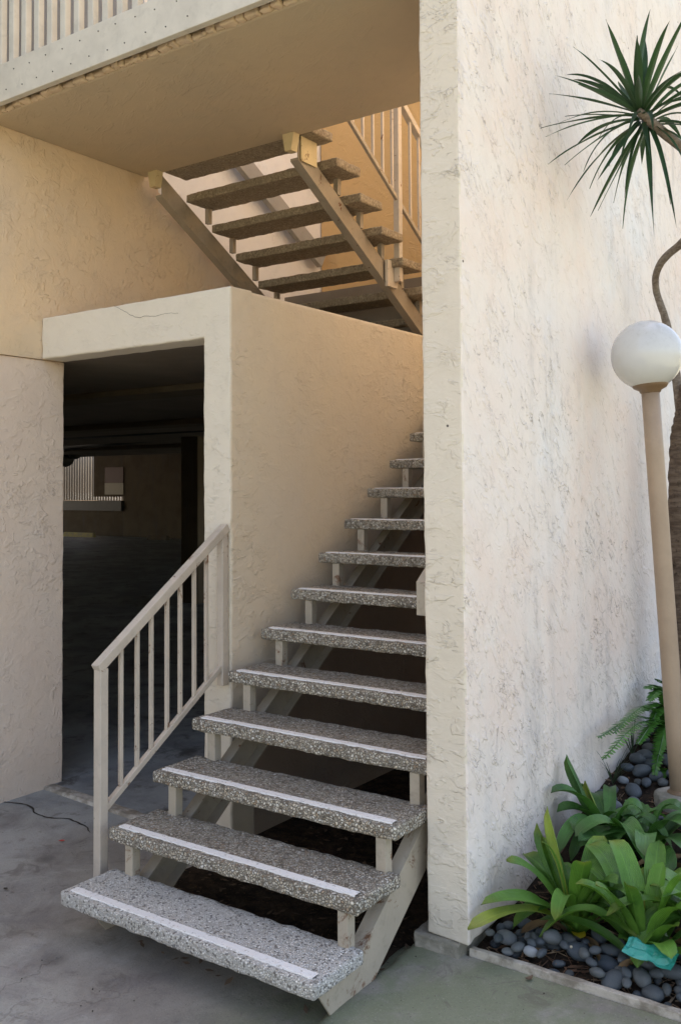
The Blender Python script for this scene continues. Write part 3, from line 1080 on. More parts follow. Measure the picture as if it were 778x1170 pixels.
ur = empty('upper_railing', (-.22, 2.96, 3.2), 'brown-grey steel guard rail of thin bars along the upper flight', 'railing')
UX = -.215
keep(box('post', (UX - .022, 2.935, 3.16), (UX + .022, 2.98, 4.43), M['rail'], None, .003), ur)
keep(box('foot_plate', (-.262, 2.86, 3.12), (-.238, 2.985, 3.30), M['rail'], None, .003), ur)
b0u, b1u = at(402, 142, 'X', UX), at(480, 272, 'X', UX)
sb = (b1u.z - b0u.z) / (b1u.y - b0u.y)
zbu = lambda y: b0u.z + (y - b0u.y) * sb
t0u, t1u = at(461, 124, 'X', UX), at(480, 155, 'X', UX)
st_ = sb
ztu = lambda y: t0u.z + (y - t0u.y) * st_
keep(bar('bottom_rail', (UX, 1.98, zbu(1.98)), (UX, 3.75, zbu(3.75)), .024, .028, M['stringer_dark']), ur)
keep(bar('top_rail', (UX, 1.98, ztu(1.98)), (UX, 3.78, ztu(3.78)), .046, .042, M['rail']), ur)
for i in range(14):
    y = 2.06 + .118 * i
    if abs(y - 2.96) < .05:
        continue
    keep(box('baluster', (UX - .0085, y - .0085, zbu(y) + .012), (UX + .0085, y + .0085, ztu(y) - .02), M['rail'], None, .002), ur)
keep(box('post', (UX - .022, 3.70, 2.65), (UX + .022, 3.745, ztu(3.72) - .02), M['rail'], None, .003), ur)
# rail board on the wall of the upper flight
wr = empty('handrail', (WL + .08, 2.8, 4.2), 'flat grey handrail board on the pale wall behind the upper treads', 'handrail')
ma, mb = at(278, 186, 'X', -1.50), at(349, 274, 'X', -1.50)
sm = (mb.z - ma.z) / (mb.y - ma.y)
zm = lambda y: ma.z + (y - ma.y) * sm
keep(bar('rail', (-1.505, 2.05, zm(2.05)), (-1.505, 3.85, zm(3.85)), .05, .14, M['grey_paint'], None, bev=.004), wr)
for y in (2.3, 3.0, 3.7):
    keep(box('wall_bracket', (WL + .001, y, zm(y) - .05), (-1.531, y + .03, zm(y)), M['dark_metal']), wr)

# ------------------------------------------------------------------ garage
GY = 20.8
gw = empty('garage_wall', (-24, GY, 0), 'dim far concrete wall of the garage with a window slot', 'wall')
wb = GY + .25
for lo, hi in (((-34, GY, 0), (-26.9, wb, 3.3)), ((-26.9, GY, 0), (-22.72, wb, 1.30)), ((-24.3, GY, 1.44), (-22.72, wb, 3.3)),
               ((-26.9, GY, 3.05), (-24.3, wb, 3.3)), ((-22.72, GY, 0), (-.27, wb, 3.3))):
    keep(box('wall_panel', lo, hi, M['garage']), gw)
keep(box('sill_beam', (-26.9, GY - .10, .93), (-22.72, GY - .003, 1.295), M['dark_metal']), gw)
fe = empty('slatted_fence', (-24.8, 21.6, 0), 'upright ribbed fence slats lit by daylight beyond the garage window', 'fence')
for i in range(40):
    x = -28.2 + i * .15
    keep(box('slat', (x, 21.58, .05), (x + .105, 21.62, 3.1), M['fence'], None, .006), fe)
keep(box('rail', (-28.2, 21.621, .6), (-22.2, 21.66, .7), M['fence']), fe)
gc = empty('garage_ceiling', (-10, 8, 2.55), 'dark concrete garage ceiling crossed by shallow beams', 'ceiling')
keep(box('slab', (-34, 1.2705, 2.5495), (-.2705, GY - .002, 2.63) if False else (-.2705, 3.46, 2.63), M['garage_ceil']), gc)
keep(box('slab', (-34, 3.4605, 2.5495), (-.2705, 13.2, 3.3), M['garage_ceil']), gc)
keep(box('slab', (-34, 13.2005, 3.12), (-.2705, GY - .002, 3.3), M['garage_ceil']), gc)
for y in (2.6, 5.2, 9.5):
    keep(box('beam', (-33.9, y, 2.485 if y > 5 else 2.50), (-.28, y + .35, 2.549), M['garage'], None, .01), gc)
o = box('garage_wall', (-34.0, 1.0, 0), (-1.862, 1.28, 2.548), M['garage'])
tag(o, 'inner face of the garage front wall behind the beige wall', 'wall')
ce = at(207, 600, 'Y', 8.0)
cf = at(226, 600, 'Y', 8.0)
o = rough_box('garage_column', (ce.x, 8.0, .015), (cf.x, 8.4, 2.548), M['garage'], None, .015)
tag(o, 'square concrete column inside the dark garage', 'column')
for px0, px1, lab in ((72, 106, 'yellow painted wheel stop at the foot of the far garage wall'), (168, 190, 'grey wheel stop near the garage column')):
    a, b = at(px0, 613, 'Y', GY - 1.0), at(px1, 613, 'Y', GY - 1.0)
    prx = [(GY - 1.0, .016), (GY - .84, .016), (GY - .87, .17), (GY - .97, .17)]
    o = prism('wheel_stop', prx, a.x, b.x, M['wheel_stop'] if px0 < 100 else M['garage'], bev=.01)
    tag(o, lab, 'wheel stop')
a, b = at(120, 566, 'Y', GY - .03), at(141, 566, 'Y', GY - .03)
zt, zm_, zb2 = at(120, 534, 'Y', GY - .03).z, at(120, 552, 'Y', GY - .03).z, at(120, 565, 'Y', GY - .03).z
sg = empty('notice_board', (a.x, GY, zb2), 'notice board, red above and cream below, on the far garage wall', 'sign')
keep(box('red_panel', (a.x, GY - .03, zm_ + .004), (b.x, GY - .002, zt), M['sign_red']), sg)
keep(box('cream_panel', (a.x, GY - .03, zb2), (b.x, GY - .002, zm_), M['sign_cream']), sg)
# pipes and a junction lump under the garage ceiling
pi_ = empty('ceiling_pipes', (-9, 6, 2.2), 'dark pipes and fittings hung under the garage ceiling', 'pipe')
bm = bmesh.new()
p0, p1 = at(60, 500, 'Y', 7.0), at(260, 488, 'Y', 7.0)
add_tube(bm, [p0, p1], .05, 10)
p2, p3 = at(60, 512, 'Y', 8.8), at(240, 494, 'Y', 8.8)
add_tube(bm, [p2, p3], .07, 10)
keep(finish(bm, 'pipe', M['dark_metal'], smooth=True), pi_)
bm = bmesh.new()
for u, v, r in ((75, 524, .20), (86, 518, .16), (95, 512, .14), (104, 508, .12)):
    p = at(u, v, 'Y', 12.0)
    bmesh.ops.create_icosphere(bm, subdivisions=2, radius=r, matrix=Matrix.Translation(p))
roughen(bm, .03, 4)
keep(finish(bm, 'insulation_wrap', M['dark_metal'], smooth=True), pi_)
for u, v in ((152, 491), (226, 483)):
    p = at(u, v, 'Y', 6.0)
    lf = empty('ceiling_lamp', p, 'small unlit lamp under the garage ceiling ' + ('at the column side' if u > 200 else 'near the middle of the opening'), 'lamp')
    bm = bmesh.new()
    add_lathe(bm, [(.02, .0), (.045, .01), (.05, .04), (.03, .07)], 14, p)
    keep(finish(bm, 'lamp_shade', M['globe'], smooth=True), lf)
    bm = bmesh.new()
    add_tube(bm, [p + Vector((0, 0, .068)), Vector((p.x, p.y, 2.549))], .008, 8)
    keep(finish(bm, 'rod', M['dark_metal']), lf)

# ------------------------------------------------------------------ globe lamp on a leaning pipe
LY = 2.1
gt = at(738.5, 407, 'Y', LY)
pt = at(742.5, 447, 'Y', LY)
pb = at(776, 906, 'Y', LY)
la = empty('garden_lamp', (pb.x, pb.y, pb.z), 'white globe lamp on a leaning beige pipe post in the planting bed', 'lamp')
ax = (pt - pb).normalized()
bm = bmesh.new()
add_tube(bm, [pb - ax * .05, pb + ax * .3, pt - ax * .3, pt + ax * .01], .0425, 24)
keep(finish(bm, 'pole', M['post_paint'], smooth=True), la)
rotm = Vector((0, 0, 1)).rotation_difference(ax).to_matrix().to_4x4()
bm = bmesh.new()
add_lathe(bm, [(.040, -.012), (.048, -.006), (.052, .004), (.076, .016), (.086, .030), (.088, .040), (.080, .041)], 32)
for v in bm.verts:
    v.co = rotm @ v.co + pt
keep(finish(bm, 'fitter', M['collar'], smooth=True), la)
bm = bmesh.new()
bmesh.ops.create_uvsphere(bm, u_segments=48, v_segments=32, radius=.168, matrix=Matrix.Translation(gt + Vector((0, 0, .004))))
keep(finish(bm, 'globe', M['globe'], smooth=True), la)
bm = bmesh.new()
bz = bed_z(pb.x, pb.y)
add_lathe(bm, [(.112, -.16), (.115, -.02), (.110, -.004), (.10, 0)], 28, pb)
roughen(bm, .004, 14)
keep(finish(bm, 'footing', M['old_concrete'], smooth=True), la)
bm = bmesh.new()
add_lathe(bm, [(.056, -.001), (.055, .006), (.046, .010), (.043, .018)], 24, pb)
keep(finish(bm, 'base_ring', M['collar'], smooth=True), la)

# ------------------------------------------------------------------ leaves


def add_leaf(bm, base, ctrl, tip, w, fold=.25, side=None, seg=14, lr=None, droop=0.0, prof='strap', twist=0.0, pw=.35):
    """a strap leaf along a quadratic curve, folded along its midrib"""
    uvl = bm.loops.layers.uv.verify()
    rl = bm.verts.layers.float.get('leafrand') or bm.verts.layers.float.new('leafrand')
    base, ctrl, tip = Vector(base), Vector(ctrl), Vector(tip)
    lr = random.random() if lr is None else lr
    rows = []
    ph = random.uniform(0, 6)
    for i in range(seg + 1):
        t = i / seg
        p = base * (1 - t) ** 2 + ctrl * 2 * t * (1 - t) + tip * t * t
        d = ((ctrl - base) * 2 * (1 - t) + (tip - ctrl) * 2 * t).normalized()
        s = Vector(side) if side is not None else d.cross(Vector((0, 0, 1)))
        if s.length < .05:
            s = Vector((1, 0, 0))
        s = (s - d * s.dot(d)).normalized()
        if twist:
            s = Matrix.Rotation(twist * t, 3, d) @ s
        nrm = s.cross(d)
        if prof == 'strap':
            ww = w * min(1, .55 + .9 * t) * (1 - max(0, (t - .72) / .28) ** 2.6) ** .5 if t < .999 else w * .03
        elif prof == 'spear':
            ww = w * (.75 + .5 * t if t < .35 else 1 - .0 * t) * (1 - max(0, (t - .3) / .7) ** 1.6) + w * .02
        else:
            ww = w * (1 - t) + w * .05
        wav = .05 * w * math.sin(9 * t + ph)
        row = []
        for k, a in enumerate((-1, -.5, 0, .5, 1)):
            q = p + s * (a * ww / 2) + nrm * (abs(a) ** 1.3 * ww * fold + wav * a)
            v = bm.verts.new(q)
            v[rl] = lr
            row.append((v, (.5 + a / 2, t)))
        rows.append(row)
    for i in range(seg):
        for k in range(4):
            q = [rows[i][k], rows[i][k + 1], rows[i + 1][k + 1], rows[i + 1][k]]
            fc = bm.faces.new([x[0] for x in q])
            fc.smooth = True
            for lp, x in zip(fc.loops, q):
                lp[uvl].uv = x[1]


def px(u, v, y):
    p = at(u, v, 'Y', y)
    if p.x < PX1 + .035 and v > 700:
        p = at(u, v, 'X', PX1 + .035)
    return p


def clivia(name, label, base_uvy, leaves, mat, group='strap-leaved clumps in the planting bed', extra=None, fill=13):
    B = px(*base_uvy)
    B.z = max(bed_z(B.x, B.y) - .01, 0)
    root = empty(name, B, label, 'plant', group)
    bm = bmesh.new()
    ys = None
    for lf in leaves:
        (tu, tv, ty), lift, w = lf[:3]
        kw = lf[3] if len(lf) > 3 else {}
        T = px(tu, tv, ty)
        ctrl = B.lerp(T, kw.pop('at', .42)) + Vector((0, 0, lift))
        b = B + Vector((random.uniform(-.02, .02), random.uniform(-.02, .02), 0))
        add_leaf(bm, b - Vector(B), ctrl - Vector(B), T - Vector(B), w * (1.22 if w > .03 else 1), **kw)
    for i in range(fill):
        a = random.uniform(0, 6.28)
        l = random.uniform(.22, .40)
        d = Vector((math.cos(a), math.sin(a), 0))
        if B.x + d.x * l < PX1 + .03:
            d.x = abs(d.x) * .4
        while B.y + d.y * l < .83:
            l *= .8
            if l < .1:
                d.y = abs(d.y)
        T = d * l + Vector((0, 0, random.uniform(.02, .20)))
        add_leaf(bm, d * .015, d * l * .45 + Vector((0, 0, random.uniform(.16, .34))), T, random.uniform(.055, .082), fold=random.uniform(.08, .25), lr=random.random() ** 2)
    finish(bm, 'leaf_clump', M[mat], root)
    bm = bmesh.new()
    for i in range(4):
        a = random.uniform(0, 6.28)
        l = random.uniform(.12, .26)
        d = Vector((math.cos(a), math.sin(a), 0))
        if B.x + d.x * l < PX1 + .03:
            d.x = abs(d.x) * .4
        add_leaf(bm, d * .02, d * l * .5 + Vector((0, 0, random.uniform(.03, .10))), d * l + Vector((0, 0, .015)), random.uniform(.018, .035), fold=.5, twist=random.uniform(-2, 2))
    finish(bm, 'withered_leaf', M['withered'], root)
    for nm, mt, lvs in (extra or []):
        bm = bmesh.new()
        for (tu, tv, ty), lift, w, kw in lvs:
            T = px(tu, tv, ty)
            kw = dict(kw)
            ctrl = B.lerp(T, kw.pop('at', .42)) + Vector((0, 0, lift))
            add_leaf(bm, Vector((0, 0, .01)), ctrl - Vector(B), T - Vector(B), w, **kw)
        finish(bm, nm, M[mt], root)
    return root


random.seed(21)
# front clump against the wall
clivia('strap_leaf_plant', 'green strap-leaved plant against the white wall, its long leaf drooping to the corner', (658, 1040, 1.02), [
    ((549, 1034, .80), .16, .082, {'fold': .12, 'at': .36}),
    ((578, 983, .92), .14, .072, {'fold': .10, 'at': .5, 'lr': .5}),
    ((598, 975, 1.15), .13, .07, {'fold': .2, 'lr': 0}),
    ((613, 940, 1.12), .06, .065, {'fold': .3, 'lr': .1, 'side': (.75, -.6, 0)}),
    ((618, 955, 1.10), .05, .06, {'lr': .1}),
    ((617, 962, .88), .20, .016, {'fold': .2, 'lr': .9}),
    ((690, 955, 1.2), .10, .07, {'lr': .4}),
    ((705, 1010, .95), .16, .065, {'lr': .1}),
    ((640, 985, 1.25), .10, .06, {'lr': .2}),
    ((668, 985, .9), .12, .06, {'lr': .3}),
], 'clivia', extra=[('yellow_leaf', 'clivia_yellow', [((534, 1062, .76), .17, .078, {'fold': .1, 'at': .40, 'lr': .2}), ((625, 921, 1.14), .05, .062, {'fold': .35, 'lr': .7, 'side': (.8, -.6, 0)})]),
                    ('dead_leaf', 'dead_leaf', [((662, 1072, .90), .03, .05, {'fold': .1})])])
# second clump behind, at the wall
clivia('strap_leaf_plant', 'dark strap-leaved plant behind the front clump, one thin leaf standing against the wall', (697, 985, 1.62), [
    ((647, 862, 1.75), .03, .050, {'fold': .5, 'lr': 0, 'at': .5, 'side': (.8, -.6, 0)}),
    ((629, 906, 1.45), .20, .066, {'fold': .25, 'lr': 0, 'at': .4}),
    ((636, 928, 1.45), .17, .066, {'fold': .25, 'lr': 0, 'at': .35}),
    ((655, 950, 1.35), .16, .07, {'fold': .2, 'lr': 0}),
    ((664, 895, 1.72), .08, .055, {'fold': .3, 'lr': .8, 'side': (.8, -.6, 0)}),
    ((658, 960, 1.5), .14, .065, {'lr': .2}),
    ((736, 985, 1.25), .26, .06, {'lr': .3, 'fold': .35, 'at': .35}),
    ((672, 915, 1.8), .06, .05, {'lr': .4}),
    ((720, 935, 1.8), .10, .06, {'lr': .1}),
], 'clivia_dark', extra=[('yellow_leaf', 'clivia_yellow', [((668, 892, 1.70), .06, .055, {'fold': .35, 'side': (.8, -.6, 0), 'lr': .2})])])
# big middle clump
clivia('strap_leaf_plant', 'large glossy strap-leaved plant beside the teal wrapper, its leaves spreading outward', (738, 1075, .95), [
    ((657, 1010, .86), .17, .060, {'fold': .25, 'lr': .35}),
    ((661, 986, 1.05), .20, .065, {'fold': .2, 'lr': .1}),
    ((680, 1012, .80), .14, .066, {'fold': .12, 'lr': .3, 'at': .5}),
    ((672, 965, 1.15), .22, .075, {'fold': .15, 'lr': .3, 'at': .5}),
    ((700, 960, 1.12), .20, .07, {'lr': .6}),
    ((715, 1010, .84), .12, .05, {'fold': .2, 'lr': 0, 'at': .5}),
    ((737, 990, 1.15), .08, .06, {'lr': .7}),
    ((757, 985, 1.05), .10, .06, {'lr': .8}),
    ((786, 1000, .95), .17, .07, {'lr': .5}),
    ((783, 1040, .85), .16, .065, {'lr': .6}),
    ((775, 1058, .80), .10, .04, {'lr': .4}),
    ((766, 1096, .775), .15, .058, {'lr': .8, 'fold': .12, 'at': .55}),
    ((795, 1100, .80), .10, .055, {'lr': .9}),
    ((706, 1072, .86), .07, .04, {'lr': .1}),
    ((668, 1000, 1.2), .18, .06, {'lr': .1}),
    ((752, 960, 1.25), .12, .06, {'lr': .2}),
], 'clivia')
# back right clump with broad arching leaves
clivia('strap_leaf_plant', 'broad-leaved plant with dark arching leaves in front of the concrete lamp footing', (742, 990, 1.60), [
    ((657, 956, 1.30), .24, .085, {'fold': .08, 'lr': .55, 'at': .5}),
    ((662, 968, 1.28), .20, .07, {'fold': .12, 'lr': .3, 'at': .5}),
    ((690, 940, 1.75), .18, .07, {'fold': .1, 'lr': .3}),
    ((778, 925, 1.62), .26, .085, {'fold': .15, 'lr': .1, 'at': .3}),
    ((790, 950, 1.50), .24, .08, {'fold': .15, 'lr': 0, 'at': .3}),
    ((800, 985, 1.45), .22, .08, {'fold': .15, 'lr': .1, 'at': .3}),
    ((765, 1000, 1.35), .16, .07, {'lr': .1}),
    ((720, 915, 1.8), .14, .07, {'fold': .1, 'lr': .2}),
    ((700, 1010, 1.4), .2, .065, {'lr': .5}),
], 'clivia_dark')
# right front clump growing beyond the frame
clivia('strap_leaf_plant', 'strap-leaved plant cut by the picture edge, pale leaf tips pointing at the big clump', (815, 1050, 1.10), [
    ((741, 995, 1.12), .18, .075, {'fold': .1, 'lr': .5, 'at': .5}),
    ((742, 1012, 1.0), .16, .07, {'fold': .1, 'lr': .4, 'at': .5}),
    ((757, 1025, .9), .16, .07, {'lr': .7, 'at': .5}),
    ((765, 1000, 1.25), .22, .07, {'lr': .6}),
    ((790, 975, 1.3), .2, .07, {'lr': .2}),
    ((850, 1000, 1.1), .2, .07, {}),
    ((745, 1032, .95), .12, .05, {'lr': .3, 'at': .5}),
    ((840, 1060, .9), .2, .07, {}),
], 'clivia')


# ferns
def add_frond(bm, pts, w, n=38):
    P = spline(pts, 8)
    tot = len(P) - 1
    uvl = bm.loops.layers.uv.verify()
    rl = bm.verts.layers.float.get('leafrand') or bm.verts.layers.float.new('leafrand')
    lr = random.random()
    for i in range(1, n):
        t = i / n
        k = t * tot
        a = P[int(k)].lerp(P[min(int(k) + 1, tot)], k - int(k))
        d = (P[min(int(k) + 1, tot)] - P[max(int(k) - 1, 0)]).normalized()
        s = d.cross(Vector((0, 0, 1))).normalized()
        nrm = s.cross(d)
        L = w * (math.sin(math.pi * min(1, t * .85 + .12)) ** .6)
        for sg in (-1, 1):
            q0 = a - d * .010
            q1 = a + d * .010
            e = a + s * sg * L * random.uniform(.85, 1.1) + d * .012 + nrm * random.uniform(-.006, .004) - Vector((0, 0, .15 * L))
            m0, m1 = q0.lerp(e, .6) - d * .004, q1.lerp(e, .6) + d * .006
            vs = [bm.verts.new(x) for x in (q0, m0, e, m1, q1)]
            for v in vs:
                v[rl] = lr
            if sg < 0:
                vs.reverse()
            fc = bm.faces.new(vs)
            for lp in fc.loops:
                lp[uvl].uv = (.5, t * .7)
    add_tube(bm, P[::3] + [P[-1]], .0028, 5)


def fern(label, B, tips, w):
    root = empty('fern', B, label, 'fern')
    bm = bmesh.new()
    for T, lift in tips:
        T = Vector(T)
        mid = Vector(B).lerp(T, .5) + Vector((0, 0, lift))
        add_frond(bm, [Vector((0, 0, 0)), (mid - B), (T - B)], w)
    finish(bm, 'frond_cluster', M['fern'], root)


random.seed(4)
FB = at(772, 866, 'X', 1.60)
FB.z = bed_z(FB.x, FB.y) - .01
fx = lambda u, v, x=1.52: at(u, v, 'X', x)
fern('bright green fern with toothed fronds behind the lamp post', FB, [
    (fx(683, 843), .10), (fx(688, 868, 1.60), .12), (fx(747, 886, 1.66), .14), (fx(735, 786), .12), (fx(740, 800, 1.56), .14),
    (fx(750, 776), .10), (fx(742, 828, 1.58), .12), (fx(700, 838, 1.56), .14), (fx(800, 850, 1.7), .12), (fx(752, 862, 1.66), .1), (fx(790, 800, 1.7), .12),
    (fx(770, 775), .08), (fx(733, 812, 1.55), .10), (fx(792, 880, 1.7), .12), (fx(728, 850, 1.6), .10), (fx(756, 800, 1.55), .1)], .046)
F2 = px(760, 912, 2.35)
F2.z = bed_z(F2.x, F2.y) - .005
fern('tiny fern sprout at the back of the lamp footing', F2, [(px(743, 890, 2.3), .03), (px(758, 887, 2.3), .03), (px(770, 893, 2.3), .03)], .02)


def weed(label, B, n, L, seed):
    random.seed(seed)
    root = empty('weed', B, label, 'weed')
    bm = bmesh.new()
    for i in range(n):
        a = random.uniform(0, 6.28)
        l = L * random.uniform(.5, 1.1)
        T = Vector((math.cos(a) * l * .6, math.sin(a) * l * .6, l * random.uniform(.45, 1)))
        add_leaf(bm, (0, 0, 0), T * .5 + Vector((0, 0, l * .25)), T, .007, prof='taper', seg=8)
    finish(bm, 'blade_tuft', M['weed'], root)


wp = px(700, 906, 2.15)
wp.z = bed_z(wp.x, wp.y)
weed('thin grey-green weed growing by the wall among pebbles', wp, 16, .20, 3)
wp = px(722, 868, 2.7)
wp.z = bed_z(wp.x, wp.y)
weed('arching dark weed blades under the fern fronds', wp, 12, .25, 6)

# ------------------------------------------------------------------ dragon tree
random.seed(17)
TY = 2.75
tree = empty('dragon_tree', px(790, 860, TY), 'dragon tree with a bent grey stem and one spiky leaf rosette', 'tree')
TB = Vector(tree.location)
tp = [(792, 868, .085), (786, 760, .080), (781, 650, .074), (779, 560, .070), (780, 505, .066), (784, 470, .058), (786, 440, .045)]
bm = bmesh.new()
P = [px(u, v, TY) for u, v, r in tp]
Ps = spline(P, 10)
rs = np.interp(np.linspace(0, len(tp) - 1, len(Ps)), range(len(tp)), [t[2] for t in tp])
add_tube(bm, Ps, [float(r) for r in rs], 18, wob=.22)
keep(finish(bm, 'trunk', M['bark'], smooth=True), tree)
sp_ = [(779, 480, 2.75, .030), (772, 430, 2.75, .024), (765, 388, 2.72, .021), (759, 362, 2.70, .020), (750, 335, 2.68, .0185), (749, 315, 2.62, .018), (757, 297, 2.55, .0195), (778, 278, 2.45, .021), (805, 252, 2.30, .020),
       (819, 222, 2.12, .019), (807, 192, 1.95, .019), (780, 170, 1.80, .021), (752, 147, 1.70, .022), (728, 126, 1.64, .017)]
bm = bmesh.new()
P = [px(u, v, y) for u, v, y, r in sp_]
Ps = spline(P, 8)
rs = np.interp(np.linspace(0, len(sp_) - 1, len(Ps)), range(len(sp_)), [t[3] for t in sp_])
add_tube(bm, Ps, [float(r) for r in rs], 14, wob=.12)
keep(finish(bm, 'branch', M['stem_bark'], smooth=True), tree)
head = px(723, 121, 1.64)
axis = (-RIGHT * .62 + UP * .52 - FWD * .42).normalized()
e1 = axis.cross(UP).normalized()
e2 = axis.cross(e1).normalized()
bm = bmesh.new()
NL = 62
for i in range(NL):
    g_ = i / NL
    phi = i * 2.39996 + random.uniform(-.25, .25)
    pol = R(14) + g_ ** .75 * R(112) + random.uniform(-.12, .12)
    d = axis * math.cos(pol) + (e1 * math.cos(phi) + e2 * math.sin(phi)) * math.sin(pol)
    L = random.uniform(.38, .52) * (1 - .30 * g_) * (.82 if g_ < .15 else 1.0)
    b = head - axis * (.015 + .12 * g_) + (e1 * math.cos(phi) + e2 * math.sin(phi)) * .016
    drop = .04 + .24 * g_ ** 1.3 * random.uniform(.2, 1.5)
    T = b + d * L - Vector((0, 0, drop * L * 1.2))
    bend = Vector((random.uniform(-1, 1), random.uniform(-1, 1), random.uniform(-.5, 1))) * .085 * L
    ctrl = b + d * L * .55 + Vector((0, 0, drop * L * .55)) + bend
    if random.random() < .22:
        T = T - Vector((0, 0, L * random.uniform(.12, .38))) - d * L * .12
    add_leaf(bm, b - TB, ctrl - TB, T - TB, random.uniform(.020, .035), fold=.22, seg=12, prof='spear', twist=random.uniform(-.7, .7))
o = finish(bm, 'crown', M['dracaena'], tree)

# ------------------------------------------------------------------ pebbles
random.seed(33)


def pebble_mesh(i, mat):
    bm = bmesh.new()
    bmesh.ops.create_icosphere(bm, subdivisions=3, radius=1)
    sx, sy, sz = random.uniform(.9, 1.15), random.uniform(.66, .88), random.uniform(.46, .64)
    for v in bm.verts:
        n = 1 + .13 * noise.noise(v.co * .9 + Vector((i * 7.7, 0, 0))) + .05 * noise.noise(v.co * 2.1 + Vector((0, i * 3.1, 0)))
        v.co = Vector((v.co.x * sx, v.co.y * sy, v.co.z * sz)) * n
    me = bpy.data.meshes.new('pebble')
    bm.to_mesh(me)
    bm.free()
    me.materials.append(mat)
    for p in me.polygons:
        p.use_smooth = True
    return me


PM = [pebble_mesh(i, M['pebble']) for i in range(9)]
PMp = [pebble_mesh(40 + i, M['pebble_pale']) for i in range(2)]
placed = []


def pebble(x, y, z, r, me, label='smooth dark blue-grey pebble lying among others in the planting bed', group='pebbles in the planting bed'):
    o = bpy.data.objects.new('pebble', me)
    COL.objects.link(o)
    o.location = (x, y, z)
    o.scale = (r, r, r)
    o.rotation_euler = (random.uniform(-.35, .35), random.uniform(-.35, .35), random.uniform(0, 6.28))
    tag(o, label, 'pebble', group)
    placed.append((x, y, z, r))
    return o


def drop(x, y, r):
    """height at which a new pebble of radius r comes to rest on the bed or on the pebbles below"""
    z = bed_z(x, y) + r * .38
    for (a, b, c, q) in placed:
        d = math.hypot(a - x, b - y)
        s = (r + q) * .86
        if d < s:
            z = max(z, c + .56 * math.sqrt(max(0, s * s - d * d)))
    return z


NAMED = [(606, 1087, .030, 'pebble_pale', 'palest oval pebble, resting on the edging strip near the wall corner'),
         (661, 1087, .046, 'pebble', 'largest rounded grey pebble with a white fleck, below the yellow leaf'),
         (712, 921, .030, 'pebble_pale', 'pale pebble topmost of the heap between wall and lamp footing'),
         (598, 1055, .034, 'pebble', 'grey-green pebble lying alone on the mulch near the wall')]
for u, v, r, mt, lab in NAMED:
    y = {0: .80, 1: .88, 2: 2.2, 3: 1.0}[NAMED.index((u, v, r, mt, lab))]
    p = px(u, v, y)
    o = pebble(p.x, p.y, max(p.z, bed_z(p.x, p.y) + r * .35), r, (PMp if mt == 'pebble_pale' else PM)[0], lab)
    o.rotation_euler = (.1, .1, random.uniform(0, .6))
    if NAMED.index((u, v, r, mt, lab)) == 1:
        bm = bmesh.new()
        bmesh.ops.create_icosphere(bm, subdivisions=2, radius=.12, matrix=Matrix.Translation((-.55, -.38, .42)))
        fl = finish(bm, 'white_fleck', M['sign_cream'], o, True)
# front row along the edging
n_ = 0
tries = 0
while n_ < 96 and tries < 2500:
    tries += 1
    x = random.uniform(1.46, 2.5)
    y = .790 + abs(random.gauss(0, .085))
    if x < 1.75:
        y = .79 + random.uniform(0, .22)
    if x > 1.63 and x < 1.78 and y > .98:
        continue
    r = random.choice((.022, .027, .033, .036, .041, .046))
    if any(math.hypot(a - x, b - y) < (r + q) * .66 for a, b, c, q in placed):
        continue
    pebble(x, y, drop(x, y, r), r, random.choice(PM))
    n_ += 1
# heap between the wall and the lamp footing
n_ = 0
tries = 0
while n_ < 95 and tries < 2500:
    tries += 1
    x = random.uniform(1.47, 2.0)
    y = random.uniform(1.85, 3.2)
    if math.hypot(x - pb.x, y - pb.y) < .16:
        continue
    r = random.choice((.026, .032, .038, .044, .05))
    if any(math.hypot(a - x, b - y) < (r + q) * .66 for a, b, c, q in placed):
        continue
    pebble(x, y, drop(x, y, r), r, random.choice(PM))
    n_ += 1

# mulch: straws and chips
random.seed(9)
bm = bmesh.new()
for i in range(900):
    x, y = random.uniform(1.45, 2.6), .79 + abs(random.gauss(.05, .30))
    if i > 700:
        x, y = random.uniform(1.45, 2.1), random.uniform(1.8, 3.2)
    z = bed_z(x, y) + random.uniform(.002, .014)
    a = random.uniform(0, 6.28)
    L = random.uniform(.02, .09)
    d = Vector((math.cos(a), math.sin(a), random.uniform(-.15, .2))).normalized()
    p = Vector((x, y, z))
    w = random.uniform(.001, .0028)
    if random.random() < .25:
        L, w = random.uniform(.02, .045), random.uniform(.004, .009)
    add_bar(bm, p - d * L / 2, p + d * L / 2, w, min(w, .003), bev=0)
o = finish(bm, 'mulch', M['straw'])
structure(o, 'stuff')
tag(o, 'dry brown straw and bark mulch on the planting bed', 'mulch')

# leaf litter under the stair
random.seed(14)
bm = bmesh.new()
for i in range(330):
    x, y = random.uniform(.02, 1.2), random.uniform(.12, 1.7)
    L = random.uniform(.006, .026)
    a = random.uniform(0, 6.28)
    c_ = Vector((x, y, .007 + random.uniform(0, .014)))
    d = Vector((math.cos(a), math.sin(a), random.uniform(-.2, .3))) * L
    s = Vector((-math.sin(a), math.cos(a), random.uniform(-.3, .3))) * L * .38
    vs = [bm.verts.new(c_ + q) for q in (-d, s - d * .2, d, -s - d * .2)]
    bm.faces.new(vs)
o = finish(bm, 'leaf_litter', M['dryleaf'])
structure(o, 'stuff')
tag(o, 'dry leaf litter on the soil under the stair', 'litter')

